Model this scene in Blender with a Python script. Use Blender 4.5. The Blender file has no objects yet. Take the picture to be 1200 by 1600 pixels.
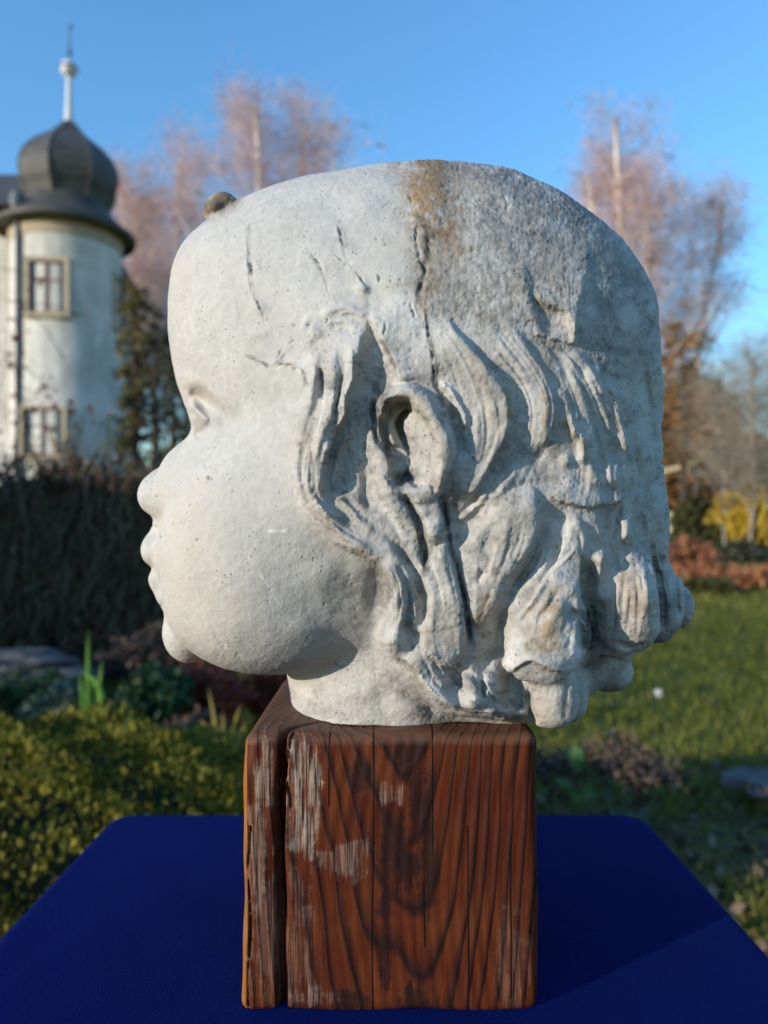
import bpy, math, random
import numpy as np
from mathutils import Vector, Matrix

random.seed(7); rng = np.random.default_rng(7)
S = bpy.context.scene
COL = S.collection
R = math.radians

# ---------------------------------------------------------------- camera, sky, sun, exposure
CAMZ = 1.208                                   # eye height; the table top is 0.258 m lower
cd = bpy.data.cameras.new('camera')
cam = bpy.data.objects.new('camera', cd); COL.objects.link(cam)
cam.location = (0, 0, CAMZ); cam.rotation_euler = (R(90), 0, 0)
cd.sensor_fit = 'VERTICAL'; cd.sensor_height = 36.0; cd.sensor_width = 27.0
cd.lens = 25.99; cd.shift_y = 0.01875
cd.clip_start = 0.02; cd.clip_end = 2000
cd.dof.use_dof = True; cd.dof.focus_distance = 0.405; cd.dof.aperture_fstop = 6.2; cd.dof.aperture_blades = 0
S.camera = cam

SUN = Vector((-0.82, -0.53, 0.215)).normalized()  # towards the sun: low, from the left and a little behind the camera
W = bpy.data.worlds.new('World'); S.world = W; W.use_nodes = True
nt = W.node_tree; bg = nt.nodes['Background']
sky = nt.nodes.new('ShaderNodeTexSky'); sky.sky_type = 'NISHITA'; sky.sun_disc = False
sky.sun_elevation = math.asin(SUN.z); sky.sun_rotation = math.atan2(SUN.x, SUN.y)
sky.air_density = 1.8; sky.dust_density = 0.1; sky.ozone_density = 7.4; sky.altitude = 200
nt.links.new(sky.outputs[0], bg.inputs[0]); bg.inputs[1].default_value = 0.15
sd = bpy.data.lights.new('sun', 'SUN'); sd.energy = 2.15; sd.angle = R(0.55); sd.color = (1.0, 0.89, 0.745)
so = bpy.data.objects.new('sun', sd); COL.objects.link(so)
so.rotation_euler = SUN.to_track_quat('Z', 'Y').to_euler(); so.location = (-20, -10, 12)
S.view_settings.view_transform = 'Standard'; S.view_settings.look = 'None'
S.view_settings.exposure = 1.28; S.view_settings.gamma = 1.0; S.view_settings.use_curve_mapping = False
# ---------------------------------------------------------------- head: implicit clay, meshed with surface nets
F = 1155.0; U0 = 600.0; V0 = 830.0          # focal length and eye point measured off the photograph (1200 px wide)
YM = 0.48                                    # distance of the head's plane of symmetry
def w3(u, v, Y):
    return np.array([(u-U0)/F*Y, Y, -(v-V0)/F*Y])

VOX = 0.00125
GX = np.arange(-0.185, 0.215, VOX, dtype=np.float32)
GY = np.arange(0.325, 0.640, VOX, dtype=np.float32)
GZ = np.arange(-0.125, 0.262, VOX, dtype=np.float32)
field = None

def smin(a, b, k):
    h = np.clip(0.5+0.5*(b-a)/k, 0, 1)
    return b+(a-b)*h-k*h*(1-h)
def smax(a, b, k): return -smin(-a, -b, k)

def sub(lo, hi):
    i = [np.searchsorted(g, (l, h)) for g, l, h in zip((GX, GY, GZ), lo, hi)]
    s = tuple(slice(max(0, a), b) for a, b in i)
    return s, GX[s[0]][:, None, None], GY[s[1]][None, :, None], GZ[s[2]][None, None, :]

def rotm(ax, ay, az):
    cx, sx, cy, sy, cz, sz = math.cos(ax), math.sin(ax), math.cos(ay), math.sin(ay), math.cos(az), math.sin(az)
    Rx = np.array([[1,0,0],[0,cx,-sx],[0,sx,cx]]); Ry = np.array([[cy,0,sy],[0,1,0],[-sy,0,cy]]); Rz = np.array([[cz,-sz,0],[sz,cz,0],[0,0,1]])
    return Rz@Ry@Rx

def ell(u, v, Y, r, k=0.006, rot=(0, 0, 0), mirror=False, carve=False, pad=0.03):
    """a blob of clay (or a scoop out of it) centred where the pixel (u,v) lies at distance Y; r in metres; rot in degrees"""
    for m in ((0, 1) if mirror else (0,)):
        c = w3(u, v, Y)
        R = rotm(*[math.radians(a) for a in rot])
        if m:
            c = c.copy(); c[1] = 2*YM-c[1]
            M = np.diag([1, -1, 1]); R = M@R
        rm = max(r)+pad
        s, x, y, z = sub(c-rm, c+rm)
        dx, dy, dz = x-c[0], y-c[1], z-c[2]
        q = [R[0, i]*dx+R[1, i]*dy+R[2, i]*dz for i in range(3)]
        k0 = np.sqrt(sum((q[i]/r[i])**2 for i in range(3)))
        k1 = np.sqrt(sum((q[i]/r[i]**2)**2 for i in range(3)))+1e-6
        d = (k0*(k0-1)/k1).astype(np.float32)
        field[s] = smax(field[s], -d, k) if carve else smin(field[s], d, k)

def cap(p0, p1, r0, r1, k=0.006, mirror=False, carve=False, pad=0.03):
    for m in ((0, 1) if mirror else (0,)):
        a, b = w3(*p0), w3(*p1)
        if m: a[1] = 2*YM-a[1]; b[1] = 2*YM-b[1]
        rm = max(r0, r1)+pad
        s, x, y, z = sub(np.minimum(a, b)-rm, np.maximum(a, b)+rm)
        ab = b-a; L2 = ab@ab
        t = np.clip(((x-a[0])*ab[0]+(y-a[1])*ab[1]+(z-a[2])*ab[2])/L2, 0, 1)
        d = np.sqrt((x-a[0]-t*ab[0])**2+(y-a[1]-t*ab[1])**2+(z-a[2]-t*ab[2])**2)-(r0+(r1-r0)*t)
        d = d.astype(np.float32)
        field[s] = smax(field[s], -d, k) if carve else smin(field[s], d, k)

# side outline of the head without nose, lips, chin and neck
BODY = [(262,520),(260,480),(264,432),(276,388),(312,350),(360,318),(400,298),(456,280),(520,266),(588,257),(664,252),(728,252),
        (776,256),(824,274),(872,296),(920,330),(960,360),(988,394),(1008,426),(1024,462),(1032,502),(1035,570),(1036,630),(1031,660),
        (1034,721),(1036,770),(1038,820),(1034,870),(1028,920),(1005,975),(950,1015),(880,1040),(780,1060),(690,1055),(600,1030),(500,1030),(420,1035),
        (350,1028),(305,1005),(282,970),(268,930),(262,880),(264,830),(282,780),(306,720),(304,680),(293,651),(281,615),(270,570)]
BC = (640.0, 650.0)
CORR = np.array([0.978,0.967,0.957,0.960,0.955,0.960,0.966,0.969,0.973,0.980,0.982,0.982,0.982,0.982,0.981,0.984,0.983,0.982,0.983,0.982,0.981,0.980,0.978,0.977,0.975,0.975,0.974,0.971,0.961,0.951,0.945,0.950,0.938,0.944,0.942,0.944,0.949,0.948,0.940,0.945,0.937,0.934,0.924,0.920,0.914,0.903,0.904,0.902,0.896,0.897,0.896,0.893,0.894,0.895,0.896,0.899,0.900,0.904,0.906,0.910,0.913,0.920,0.926,0.934,0.936,0.955,0.960,0.964,0.968,0.971,0.974,0.973,0.978])
def body(W=0.128, p=2.25):
    pts = np.array(BODY, float)
    th = np.arctan2(-(pts[:, 1]-BC[1]), pts[:, 0]-BC[0]); rr = np.hypot(pts[:, 0]-BC[0], pts[:, 1]-BC[1])
    o = np.argsort(th); th, rr = th[o], rr[o]
    tt = np.linspace(-math.pi, math.pi, 721)
    r = np.interp(tt, np.r_[th-2*math.pi, th, th+2*math.pi], np.tile(rr, 3))
    if CORR is not None: r = r*np.interp(tt, np.linspace(-math.pi, math.pi, len(CORR)), CORR)
    ker = np.hanning(27); ker /= ker.sum()
    r = np.convolve(np.r_[r[-17:-1], r, r[1:17]], ker, 'same')[16:-16]
    c = w3(BC[0], BC[1], YM)
    x = GX[:, None]-c[0]; z = GZ[None, :]-c[2]
    R = np.interp(np.arctan2(z, x), tt, r)*YM/F
    k = np.hypot(x, z)/R
    # the skull is widest behind the ear and narrows to the brow
    Wl = W*(1-0.16*np.clip((-x+0.02)/0.16, 0, 1)**1.5-0.10*np.clip((x-0.06)/0.1, 0, 1)**2+0*z)
    y = np.abs(GY-YM)
    f = (k[:, None, :]**p+(y[None, :, None]/Wl[:, None, :])**p)**(1/p)-1
    return (f*0.12).astype(np.float32)

def build_field():
    global field
    field = body()
    # face
    ell(420, 855, .429, (.060, .054, .068), .020, mirror=True)            # cheeks
    ell(425, 955, .438, (.056, .048, .029), .018, mirror=True)            # jowls
    cap((330, 690, YM), (268, 772, YM), .0118, .0122, .010)               # bridge of the nose
    ell(296, 748, .456, (.0190, .0160, .0240), .016, rot=(0, 30, 0), mirror=True)   # flank of the nose
    cap((304, 714, YM), (249, 770, YM), .0088, .0098, .009)
    ell(249, 776, YM, (.0104, .0230, .0106), .011)
    ell(257, 761, YM, (.0100, .0190, .0098), .006)
    ell(264, 788, YM-.014, (.0125, .0105, .0095), .007, mirror=True)      # wings
    ell(280, 865, YM, (.0130, .030, .0260), .010)
    cap((266, 812, YM), (245, 854, YM), .0076, .0080, .007)
    ell(250, 862, YM, (.0102, .021, .0100), .006, rot=(0, 24, 0))         # upper lip
    ell(259, 904, YM, (.0098, .019, .0092), .0035)                         # lower lip
    ell(280, 928, YM, (.0135, .022, .0120), .007)
    ell(301, 984, YM, (.0180, .027, .0212), .008)                         # chin
    # neck and its foot
    c = w3(600, 1100, YM)
    s, x, y, z = sub((-.1, .38, -.1108), (.12, .60, -.03))
    t = (z+.1108)/.08
    rx = .0620+.006*np.clip(t*2, 0, 1)-.008*np.clip(t-.3, 0, 1)
    d = ((np.hypot((x-.0025)/1.0, (y-YM)/1.03)-rx)).astype(np.float32)
    field[s] = smin(field[s], d, .008)
    # hair masses hanging behind the ear
    ell(735, 850, .415, (.055, .034, .085), .03, rot=(0, 8, 0), mirror=True)
    ell(690, 985, .398, (.026, .022, .040), .012, rot=(0, -14, 0), mirror=True)
    ell(725, 1062, .402, (.034, .021, .018), .010, rot=(0, 18, 0), mirror=True)
    ell(800, 1010, .440, (.050, .030, .050), .02, mirror=True)
    ell(900, 870, .460, (.044, .05, .08), .02, mirror=True)
    # curls
    ell(853, 985, .375, (.0225, .0170, .0285), .005, rot=(0, 8, 0), mirror=True)
    ell(860, 930, .376, (.0165, .0140, .0170), .006, mirror=True)
    ell(858, 1072, .386, (.0150, .0150, .0185), .003, rot=(0, -4, 0), mirror=True)
    ell(860, 1100, .389, (.0140, .0150, .0125), .004, mirror=True)
    ell(890, 1082, .426, (.0095, .020, .0165), .004, mirror=True)
    ell(975, 936, .400, (.0200, .024, .0290), .004, rot=(0, -6, 0), mirror=True)
    ell(948, 1047, .462, (.0160, .020, .0130), .004, mirror=True)
    ell(1024, 938, .446, (.0145, .026, .0265), .005, mirror=True)
    cap((1036, 946, .478), (1062, 948, .482), .0110, .0080, .004)
    ell(1064, 948, .484, (.0070, .012, .014), .003)
    cap((346, 332, .462), (392, 372, .462), .0095, .0130, .003)              # knob of hair above the brow, rooted behind its rim
    ell(345, 328, .462, (.0100, .012, .0080), .003, rot=(0, -35, 0))
    ell(357, 320, .460, (.0072, .010, .0052), .003, rot=(0, 25, 0))
    ell(336, 327, .452, (.0040, .005, .0026), .004, rot=(0, -35, 0))
    # flat underside on the block
    field[:, :, GZ < -.1108] = 1e-2

def tri(fld, P):
    g0 = np.array([GX[0], GY[0], GZ[0]]); q = (P-g0)/VOX
    q = np.clip(q, 0, np.array(fld.shape)-1.001); i = q.astype(int); t = q-i
    o = 0
    for a in (0, 1):
        for b in (0, 1):
            for c in (0, 1):
                w = (t[:, 0] if a else 1-t[:, 0])*(t[:, 1] if b else 1-t[:, 1])*(t[:, 2] if c else 1-t[:, 2])
                o = o+w*fld[i[:, 0]+a, i[:, 1]+b, i[:, 2]+c]
    return o

def surface_nets(f):
    ins = f < 0
    nx, ny, nz = f.shape
    cnt = np.zeros((nx-1, ny-1, nz-1), np.uint8)
    for a in (0, 1):
        for b in (0, 1):
            for c in (0, 1):
                cnt += ins[a:nx-1+a, b:ny-1+b, c:nz-1+c]
    I = np.argwhere((cnt > 0) & (cnt < 8))
    idx = np.full(cnt.shape, -1, np.int32); idx[tuple(I.T)] = np.arange(len(I), dtype=np.int32)
    cv = np.stack([f[I[:, 0]+a, I[:, 1]+b, I[:, 2]+c] for a in (0, 1) for b in (0, 1) for c in (0, 1)], 1)
    cor = np.array([(a, b, c) for a in (0, 1) for b in (0, 1) for c in (0, 1)], float)
    acc = np.zeros((len(I), 3)); n = np.zeros(len(I))
    for p in range(8):
        for q in range(p+1, 8):
            if np.abs(cor[p]-cor[q]).sum() != 1: continue
            A, B = cv[:, p], cv[:, q]
            m = (A < 0) != (B < 0)
            t = A/np.where(m, A-B, 1)
            acc += np.where(m, 1, 0)[:, None]*(cor[p]+(cor[q]-cor[p])*t[:, None]); n += m
    V = (I+acc/n[:, None])*VOX+np.array([GX[0], GY[0], GZ[0]])
    quads = []
    for ax in range(3):
        sl0 = [slice(1, -1)]*3; sl0[ax] = slice(0, -1); sl1 = [slice(1, -1)]*3; sl1[ax] = slice(1, None)
        A, B = ins[tuple(sl0)], ins[tuple(sl1)]
        E = np.argwhere(A != B)
        flip = A[tuple(E.T)]
        off = np.ones(3, int); off[ax] = 0
        E = E+off
        b_, c_ = [(1, 2), (2, 0), (0, 1)][ax]
        def at(db, dc):
            J = E.copy(); J[:, b_] -= db; J[:, c_] -= dc
            return idx[J[:, 0], J[:, 1], J[:, 2]]
        Q = np.stack([at(0, 0), at(1, 0), at(1, 1), at(0, 1)], 1)
        Q[~flip] = Q[~flip][:, ::-1]
        quads.append(Q)
    return V, np.concatenate(quads)
# ---------------------------------------------------------------- relief of the locks, the ear and the tool marks,
# drawn once on the profile (pixel measures of the photograph, heights in mm) and worn by both sides of the head
RU0, RV0, RW, RH = 190, 230, 920, 945
RUU, RVV = np.meshgrid(np.arange(RU0, RU0+RW, dtype=np.float32), np.arange(RV0, RV0+RH, dtype=np.float32))
H = np.zeros((RH, RW), np.float32)             # forms, meshed into the clay
H0 = H; FINE = np.zeros((RH, RW), np.float32)   # cracks, pores and tool marks

def curve(pts, n=6):
    p = np.array(pts, float)
    if len(p) < 3: return p
    q = np.vstack([2*p[0]-p[1], p, 2*p[-1]-p[-2]]); out = []
    for i in range(1, len(q)-2):
        for t in np.arange(n)/n:
            out.append(.5*(2*q[i]+(q[i+1]-q[i-1])*t+(2*q[i-1]-5*q[i]+4*q[i+1]-q[i+2])*t*t+(3*q[i]-q[i-1]-3*q[i+1]+q[i+2])*t**3))
    return np.array(out+[p[-1]])

def win(p, pad):
    x0, y0 = np.floor(p[:, :2].min(0)-pad).astype(int); x1, y1 = np.ceil(p[:, :2].max(0)+pad).astype(int)
    s = (slice(max(0, y0-RV0), max(0, y1-RV0)), slice(max(0, x0-RU0), max(0, x1-RU0)))
    return s, RUU[s], RVV[s]

def near(p, X, Y):
    """distance to the line, signed side (+ = left of the walker) and place along it (0..1)"""
    best = np.full(X.shape, 1e9, np.float32); side = np.ones(X.shape, np.float32); along = np.zeros(X.shape, np.float32)
    L = np.hypot(*np.diff(p[:, :2], axis=0).T); C = np.r_[0, np.cumsum(L)]
    for i in range(len(p)-1):
        ax, ay = p[i, :2]; dx, dy = p[i+1, :2]-p[i, :2]; l2 = dx*dx+dy*dy+1e-9
        t = np.clip(((X-ax)*dx+(Y-ay)*dy)/l2, 0, 1)
        d = np.hypot(X-ax-t*dx, Y-ay-t*dy)
        m = d < best
        best = np.where(m, d, best)
        side = np.where(m, np.sign((X-ax)*dy-(Y-ay)*dx), side)
        along = np.where(m, (C[i]+t*L[i])/C[-1], along)
    return best, side, along

def tap(t, a, b):
    o = np.ones_like(t)
    if a > 0: o = o*np.clip(t/a, 0, 1)
    if b > 0: o = o*np.clip((1-t)/b, 0, 1)
    return o*o*(3-2*o)

def ridge(pts, w, h, a=.2, b=.2, power=2):
    p = curve(pts); s, X, Y = win(p, w*2.6)
    d, _, t = near(p, X, Y)
    H[s] += h*np.exp(-(d/w)**power)*tap(t, a, b)

def step(pts, h, fall, raised='R', edge=2.5, a=.15, b=.15):
    """a lock's edge: full height just inside the line, a drop outside it, easing back to nothing over `fall`"""
    p = curve(pts); s, X, Y = win(p, fall*2.6)
    d, sd, t = near(p, X, Y)
    x = d*sd*(1 if raised == 'L' else -1)
    e = np.clip(x/(2*edge)+.5, 0, 1); e = e*e*(3-2*e)
    hh = np.interp(t, np.linspace(0, 1, len(h)), h) if isinstance(h, (list, tuple)) else h
    H[s] += hh*e*np.exp(-(np.maximum(x, 0)/fall)**1.4)*tap(t, a, b)

def inside(p, X, Y):
    c = np.zeros(X.shape, bool); j = len(p)-1
    for i in range(len(p)):
        (xi, yi), (xj, yj) = p[i], p[j]
        if yi != yj: c ^= ((yi > Y) != (yj > Y)) & (X < (xj-xi)*(Y-yi)/(yj-yi)+xi)
        j = i
    return c

def patch(poly, r, soft=True):
    p = curve(list(poly)+[poly[0]], 4) if soft else np.array(list(poly)+[poly[0]], float)
    s, X, Y = win(p, 2)
    d, _, _ = near(p, X, Y); ins = inside(p[:-1], X, Y)
    q = np.clip(d/r, 0, 1)
    return s, np.where(ins, np.sqrt(1-(1-q)**2), 0)

def lock(poly, h, r):
    s, m = patch(poly, r); H[s] += h*m
def ramp(poly, r, h0, h1, u0, u1):
    s, m = patch(poly, r); H[s] += m*(h0+(h1-h0)*np.clip((RUU[s]-u0)/(u1-u0), 0, 1))
def bump(u, v, r, h, ry=None, rot=0):
    ry = ry or r; c, sn = math.cos(R(rot)), math.sin(R(rot))
    s, X, Y = win(np.array([(u, v)], float), 2.6*max(r, ry))
    x, y = (X-u)*c+(Y-v)*sn, -(X-u)*sn+(Y-v)*c
    H[s] += h*np.exp(-((x/r)**2+(y/ry)**2)**1.3)

# the hair's front edge, from the temple round the jaw to the nape
step([(484,505),(485,540),(490,570),(482,600),(466,655),(459,700),(460,745),(469,785),(488,817),(527,851),(567,868),(596,885),(611,919),(616,953),(600,975),(595,1002),(614,1024),(638,1042),(664,1077),(703,1104),(760,1113),(796,1129)],
     [0.5,1.5,2,2.5,3,4,7,11,14,13,11,9,9,9,8], 60, 'L', 2.5, .06, .05)
# bundle of strands in front of the ear
ridge([(490,545),(491,575),(490,600),(478,650),(467,690),(463,730),(471,762),(488,788),(524,826),(562,852),(596,872)], 6.5, 3.2, .12, .15)
ridge([(508,620),(498,645),(486,670),(479,696),(476,730),(482,760),(499,790),(530,816),(560,838)], 5, 2.6)
ridge([(512,530),(519,555),(522,585),(519,620),(509,660),(498,692),(492,724),(493,758),(505,792),(540,822)], 8.5, 5.5, .2, .15)
ridge([(544,528),(549,560),(547,590),(541,612),(537,640),(530,660),(517,680),(511,705),(507,742)], 4.5, 3.2, .15, .2)
ridge([(502,570),(503,598),(503,628)], 3.5, -4.5); ridge([(535,575),(533,615),(526,655),(514,690)], 4, -3.5, .3, .3)
ridge([(489,700),(486,735),(494,775),(520,808)], 2.5, -2.5)
step([(574,505),(567,535),(560,562),(552,592),(545,612),(539,650),(518,677),(511,710),(505,755),(512,775)], 6.4, 38, 'R', 3.5, .15, .12)
# hollow between that bundle and the ear, with a thin strand in it
lock([(576,495),(600,535),(618,580),(624,606),(598,626),(586,650),(582,690),(587,722),(592,780),(572,792),(546,770),(526,775),(508,748),(514,692),(541,652),(556,590)], -5, 26)
step([(571,476),(580,504),(596,536),(608,556),(618,580),(623,604)], 4.5, 45, 'L', 2.5, .25, .1)
ridge([(562,665),(547,676),(533,697),(526,725),(520,752),(528,772),(541,790),(562,812),(592,836)], 4.5, 3.8, .15, .2)
ridge([(566,700),(556,730),(560,765),(578,795)], 12, 2.5)
ridge([(572,740),(570,770),(580,800)], 4, -2)
step([(587,724),(590,755),(599,786),(618,818),(640,850)], 5, 30, 'L', 2.5, .1, .4)
ridge([(582,622),(585,655),(591,686),(604,706),(616,728)], 4.5, -6, .1, .3)
# ear: rolled rim, hollow, lit inner slope
lock([(594,624),(610,605),(638,598),(667,610),(685,634),(704,670),(714,702),(708,728),(696,757),(684,775),(676,745),(679,718),(676,687),(666,658),(651,641),(636,625),(606,625),(600,632)], 9.5, 12)
lock([(596,618),(640,600),(690,640),(712,700),(690,770),(650,790),(610,770),(590,720),(590,660)], 4, 30)
ramp([(651,640),(668,658),(678,690),(678,720),(673,748),(652,764),(634,745),(640,715),(628,690),(618,660),(632,640)], 7, -13, 1, 622, 678)
lock([(604,626),(636,624),(646,640),(632,656),(632,672),(641,694),(646,714),(640,732),(640,748),(630,757),(619,753),(610,740),(607,712),(597,690),(594,655)], -13, 11)
ridge([(606,650),(610,676),(620,702)], 6, 5); ridge([(640,640),(634,658)], 4, -2)
lock([(590,732),(604,748),(622,762),(644,764),(668,756),(682,770),(690,790),(694,830),(680,850),(650,838),(622,812),(600,780)], 4, 16)
bump(640, 785, 10, -2.5); bump(672, 830, 14, 3); bump(660, 800, 10, 2, 7)
# crevices and locks running down from the lobe
ridge([(622,765),(640,790),(655,818),(661,845),(664,878),(668,902)], 5, -6, .2, .2)
ridge([(690,770),(697,800),(700,830),(706,865),(716,900),(724,940),(731,975),(735,1005)], 3.6, -5.5, .1, .1)
step([(692,790),(700,830),(706,865),(716,900),(724,940),(731,975),(734,1004)], 3.5, 34, 'R', 2.5)
lock([(655,885),(690,850),(704,870),(716,905),(727,945),(732,985),(729,1012),(714,1036),(700,1046),(670,1032),(658,1005),(661,960),(668,930)], 5, 20)
ridge([(598,876),(616,902),(626,938),(622,972),(613,998)], 11, 4.5, .2, .2)
ridge([(592,828),(622,856),(645,888),(658,912),(664,945),(657,985)], 6.5, -5, .3, .15)
ridge([(641,918),(639,948),(640,976),(650,1004)], 4.5, -3.5)
bump(614, 999, 18, 9); bump(640, 1010, 8, -3)
lock([(652,1003),(668,1020),(690,1058),(706,1094),(716,1104),(690,1102),(665,1080),(645,1048),(632,1038)], 4.5, 12)
ridge([(655,1020),(676,1056),(700,1092)], 2.5, -2); ridge([(645,1035),(664,1062),(688,1094)], 2, 2)
ridge([(668,1010),(690,1040),(702,1075)], 3, 2.5)
bump(714, 1062, 17, -8, 20); bump(738, 1072, 13, 8, 18); bump(768, 1074, 15, 9, 20); bump(742, 1098, 15, 6, 11); bump(754, 1076, 3.5, -5, 16); bump(800, 1114, 17, 8, 12); bump(772, 1112, 18, 5, 8); bump(792, 1070, 10, -6, 26); bump(756, 1030, 14, -4, 20)
# broad lock right of the crevice, and the deep shaded drop beside it
lock([(722,862),(745,830),(770,792),(800,766),(838,762),(843,790),(839,835),(826,865),(801,895),(786,915),(780,938),(766,966),(752,988),(745,1022),(738,1010),(733,970),(725,930),(716,890)], 3.2, 16)
step([(845,768),(845,800),(836,842),(813,886),(797,906),(783,932),(767,963),(752,988)], 4.2, 50, 'R', 2.4, .1, .1)
ridge([(853,812),(846,850),(824,893),(804,926)], 8, -4.5)
ridge([(779,950),(782,995),(775,1035)], 15, -5.5); ridge([(762,985),(762,1012)], 9, -3)
ridge([(757,888),(745,912)], 5, -2.2); ridge([(772,812),(763,848),(752,870)], 8, -1.5); ridge([(796,800),(786,850),(770,900)], 5, 1.3)
lock([(702,782),(735,770),(762,790),(742,828),(716,860),(706,840)], -4.5, 16)
ridge([(768,765),(738,796),(708,818)], 5, 2.8); ridge([(810,728),(790,760),(765,790)], 7, 2.5)
# crescents of hair behind the ear
step([(694,486),(712,512),(728,534),(752,560),(772,584),(788,608),(797,635),(799,660),(792,686),(780,708),(765,732),(750,758),(725,790),(706,812)], 6.2, 55, 'R', 2.6, .12, .18)
step([(684,594),(702,606),(718,626),(729,650),(730,676)], 3.5, 20, 'R', 2.5)
ridge([(678,588),(692,615),(707,645),(718,680),(722,722)], 6.5, -5)
ridge([(740,640),(748,680),(735,730)], 6, 1.8); ridge([(745,560),(765,620),(768,670)], 12, 1.2)
step([(786,496),(812,522),(836,558),(852,580),(863,604),(870,635),(869,662),(858,692),(844,706)], 4.3, 42, 'R', 3.5, .3, .15)
ridge([(848,600),(854,640),(846,680)], 5, 1.5)
ridge([(770,556),(802,592),(816,632),(816,682),(802,732),(780,772)], 18, -2)
bump(842, 722, 26, -3.2, 20); ridge([(800,770),(850,752),(892,758)], 8, -1.5)
# the cap of hair over the crown
step([(820,410),(826,440),(833,470),(842,506)], 2, 40, 'R', 6)
step([(914,352),(921,392),(919,425),(912,455),(906,480),(902,506),(899,532),(897,542)], [.2,.8,1.6,2.8,4.4,4.8], 60, 'R', 4.5, .3, .04)
lock([(834,458),(852,480),(884,490),(897,536),(870,530),(846,518)], -3, 12)
step([(898,542),(916,566),(935,590),(955,616)], 2.4, 26, 'R', 3)
step([(834,452),(850,474),(884,488),(898,530)], 2, 30, 'L', 2.5)
# the long smooth back hair and its ledges
for k, (du, hh) in enumerate(((0, 1.6), (38, 1.2), (72, 1.4), (104, 1.0))):
    ridge([(880+du,560+k*6),(905+du*.9,640),(925+du*.8,720),(940+du*.72,800)], 11, hh)
    ridge([(898+du,560),(922+du*.9,640),(942+du*.8,720),(955+du*.72,800)], 5, -1.1)
ridge([(896,640),(902,670),(912,703),(906,728)], 7, 3.5); bump(886, 718, 8, 3.5, 12); ridge([(884,660),(890,690)], 4, -2)
step([(848,772),(890,790),(930,793),(965,786),(978,766),(979,730),(970,700)], 3.6, 40, 'L', 3)
ridge([(905,708),(925,740),(950,760)], 8, 2)
step([(895,798),(909,820),(916,845),(913,876),(904,906),(895,940)], 3, 44, 'R', 3.5)
ridge([(872,850),(862,880)], 4, -2); ridge([(858,790),(866,830),(858,870)], 12, -2)
ridge([(974,786),(963,828),(958,852)], 3.5, -2.6); ridge([(985,800),(975,850)], 7, 1.8)
ridge([(946,856),(938,890),(939,926),(946,950)], 12, 5); ridge([(924,872),(921,930),(924,985)], 9, -4.5)
ridge([(962,868),(958,890)], 3, -2); ridge([(1000,880),(1010,930),(1004,985)], 10, 2)
ridge([(1018,858),(1028,900),(1035,950),(1038,992)], 4.5, -5); ridge([(1000,800),(1010,840),(1020,872)], 8, -3)
ridge([(1048,850),(1055,905),(1060,975)], 4, -2.5); ridge([(960,1000),(985,1012),(1015,1005)], 5, -2)
step([(920,1030),(950,1024),(985,1034)], 2.5, 18, 'L', 2)
step([(930,795),(945,830),(950,860),(940,895)], 1.8, 30, 'R', 4)
step([(1000,760),(1012,800),(1018,840),(1012,870)], 3, 36, 'R', 3)
ridge([(898,950),(908,990),(902,1020)], 6, -3)
bump(985, 838, 12, 2.2, 24); bump(1030, 800, 12, 2.0, 26); bump(955, 745, 16, 2, 22); bump(1005, 700, 12, 1.5, 40)
ridge([(930,640),(955,690),(962,740)], 7, -2.2); ridge([(968,600),(990,660),(998,720)], 8, 1.8); ridge([(1000,560),(1016,640),(1018,720)], 6, -1.6)
step([(930,560),(958,610),(978,670),(986,720)], 2.4, 40, 'R', 4)
step([(880,600),(896,650),(905,690)], 2.2, 30, 'R', 3)
# sunlit curl
for p in ([(871,926),(856,948),(834,976)], [(838,942),(824,960),(813,978)], [(905,948),(888,972),(884,1000)]): ridge(p, 4, -2.0)
ridge([(850,905),(836,930),(822,955)], 6, 2.2); ridge([(882,935),(866,965),(848,1000)], 9, 2.2)
step([(786,1066),(798,1052),(814,1040),(832,1033),(850,1044),(872,1049),(893,1050)], 3.6, 20, 'L', 2)
ridge([(828,1060),(826,1095),(838,1134)], 5, -3.5); ridge([(886,1062),(884,1095),(880,1130)], 4, -1.2)
bump(868, 897, 8, 2); bump(800, 1015, 10, 2.5)
bump(580, 925, 40, -3.5, 50); bump(540, 1085, 22, 1.4, 14); bump(480, 1075, 16, -1.2, 10); bump(600, 1085, 18, -1.4, 24); bump(650, 1110, 26, 1.2, 10); ridge([(620,1040),(640,1080),(690,1120)], 9, -2.2); bump(590, 985, 24, -2, 34); bump(592, 922, 20, -5, 44)
# brow, lids
ridge([(296,630),(311,645),(319,653),(330,660)], 5.5, 3.4, .2, .25); ridge([(293,612),(316,630),(336,652)], 9, -1.6)
ridge([(332,664),(318,672),(304,684)], 7, -2.4); ridge([(300,648),(308,660)], 8, 1.0); bump(323, 626, 28, -4.4, 11, 40); bump(296, 596, 20, 1.6, 12, 20); bump(352, 628, 26, 1.2, 14, 40); ridge([(340,640),(354,655),(344,676)], 9, -1.0)
ridge([(498,492),(526,482),(556,488),(574,500)], 7, 2.2); ridge([(470,500),(488,512),(500,530)], 10, 1.5)
bump(566, 447, 10, 2.6, 6, 20); bump(484, 508, 4, -2.5); bump(402, 480, 14, 1.5); bump(404, 520, 16, 1.2, 9)
bump(672, 320, 26, 2.2, 60); bump(610, 440, 30, 1.2)
bump(500, 900, 26, 1.0); bump(470, 985, 26, 1.2, 16);  bump(395, 1000, 24, -.8)

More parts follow.
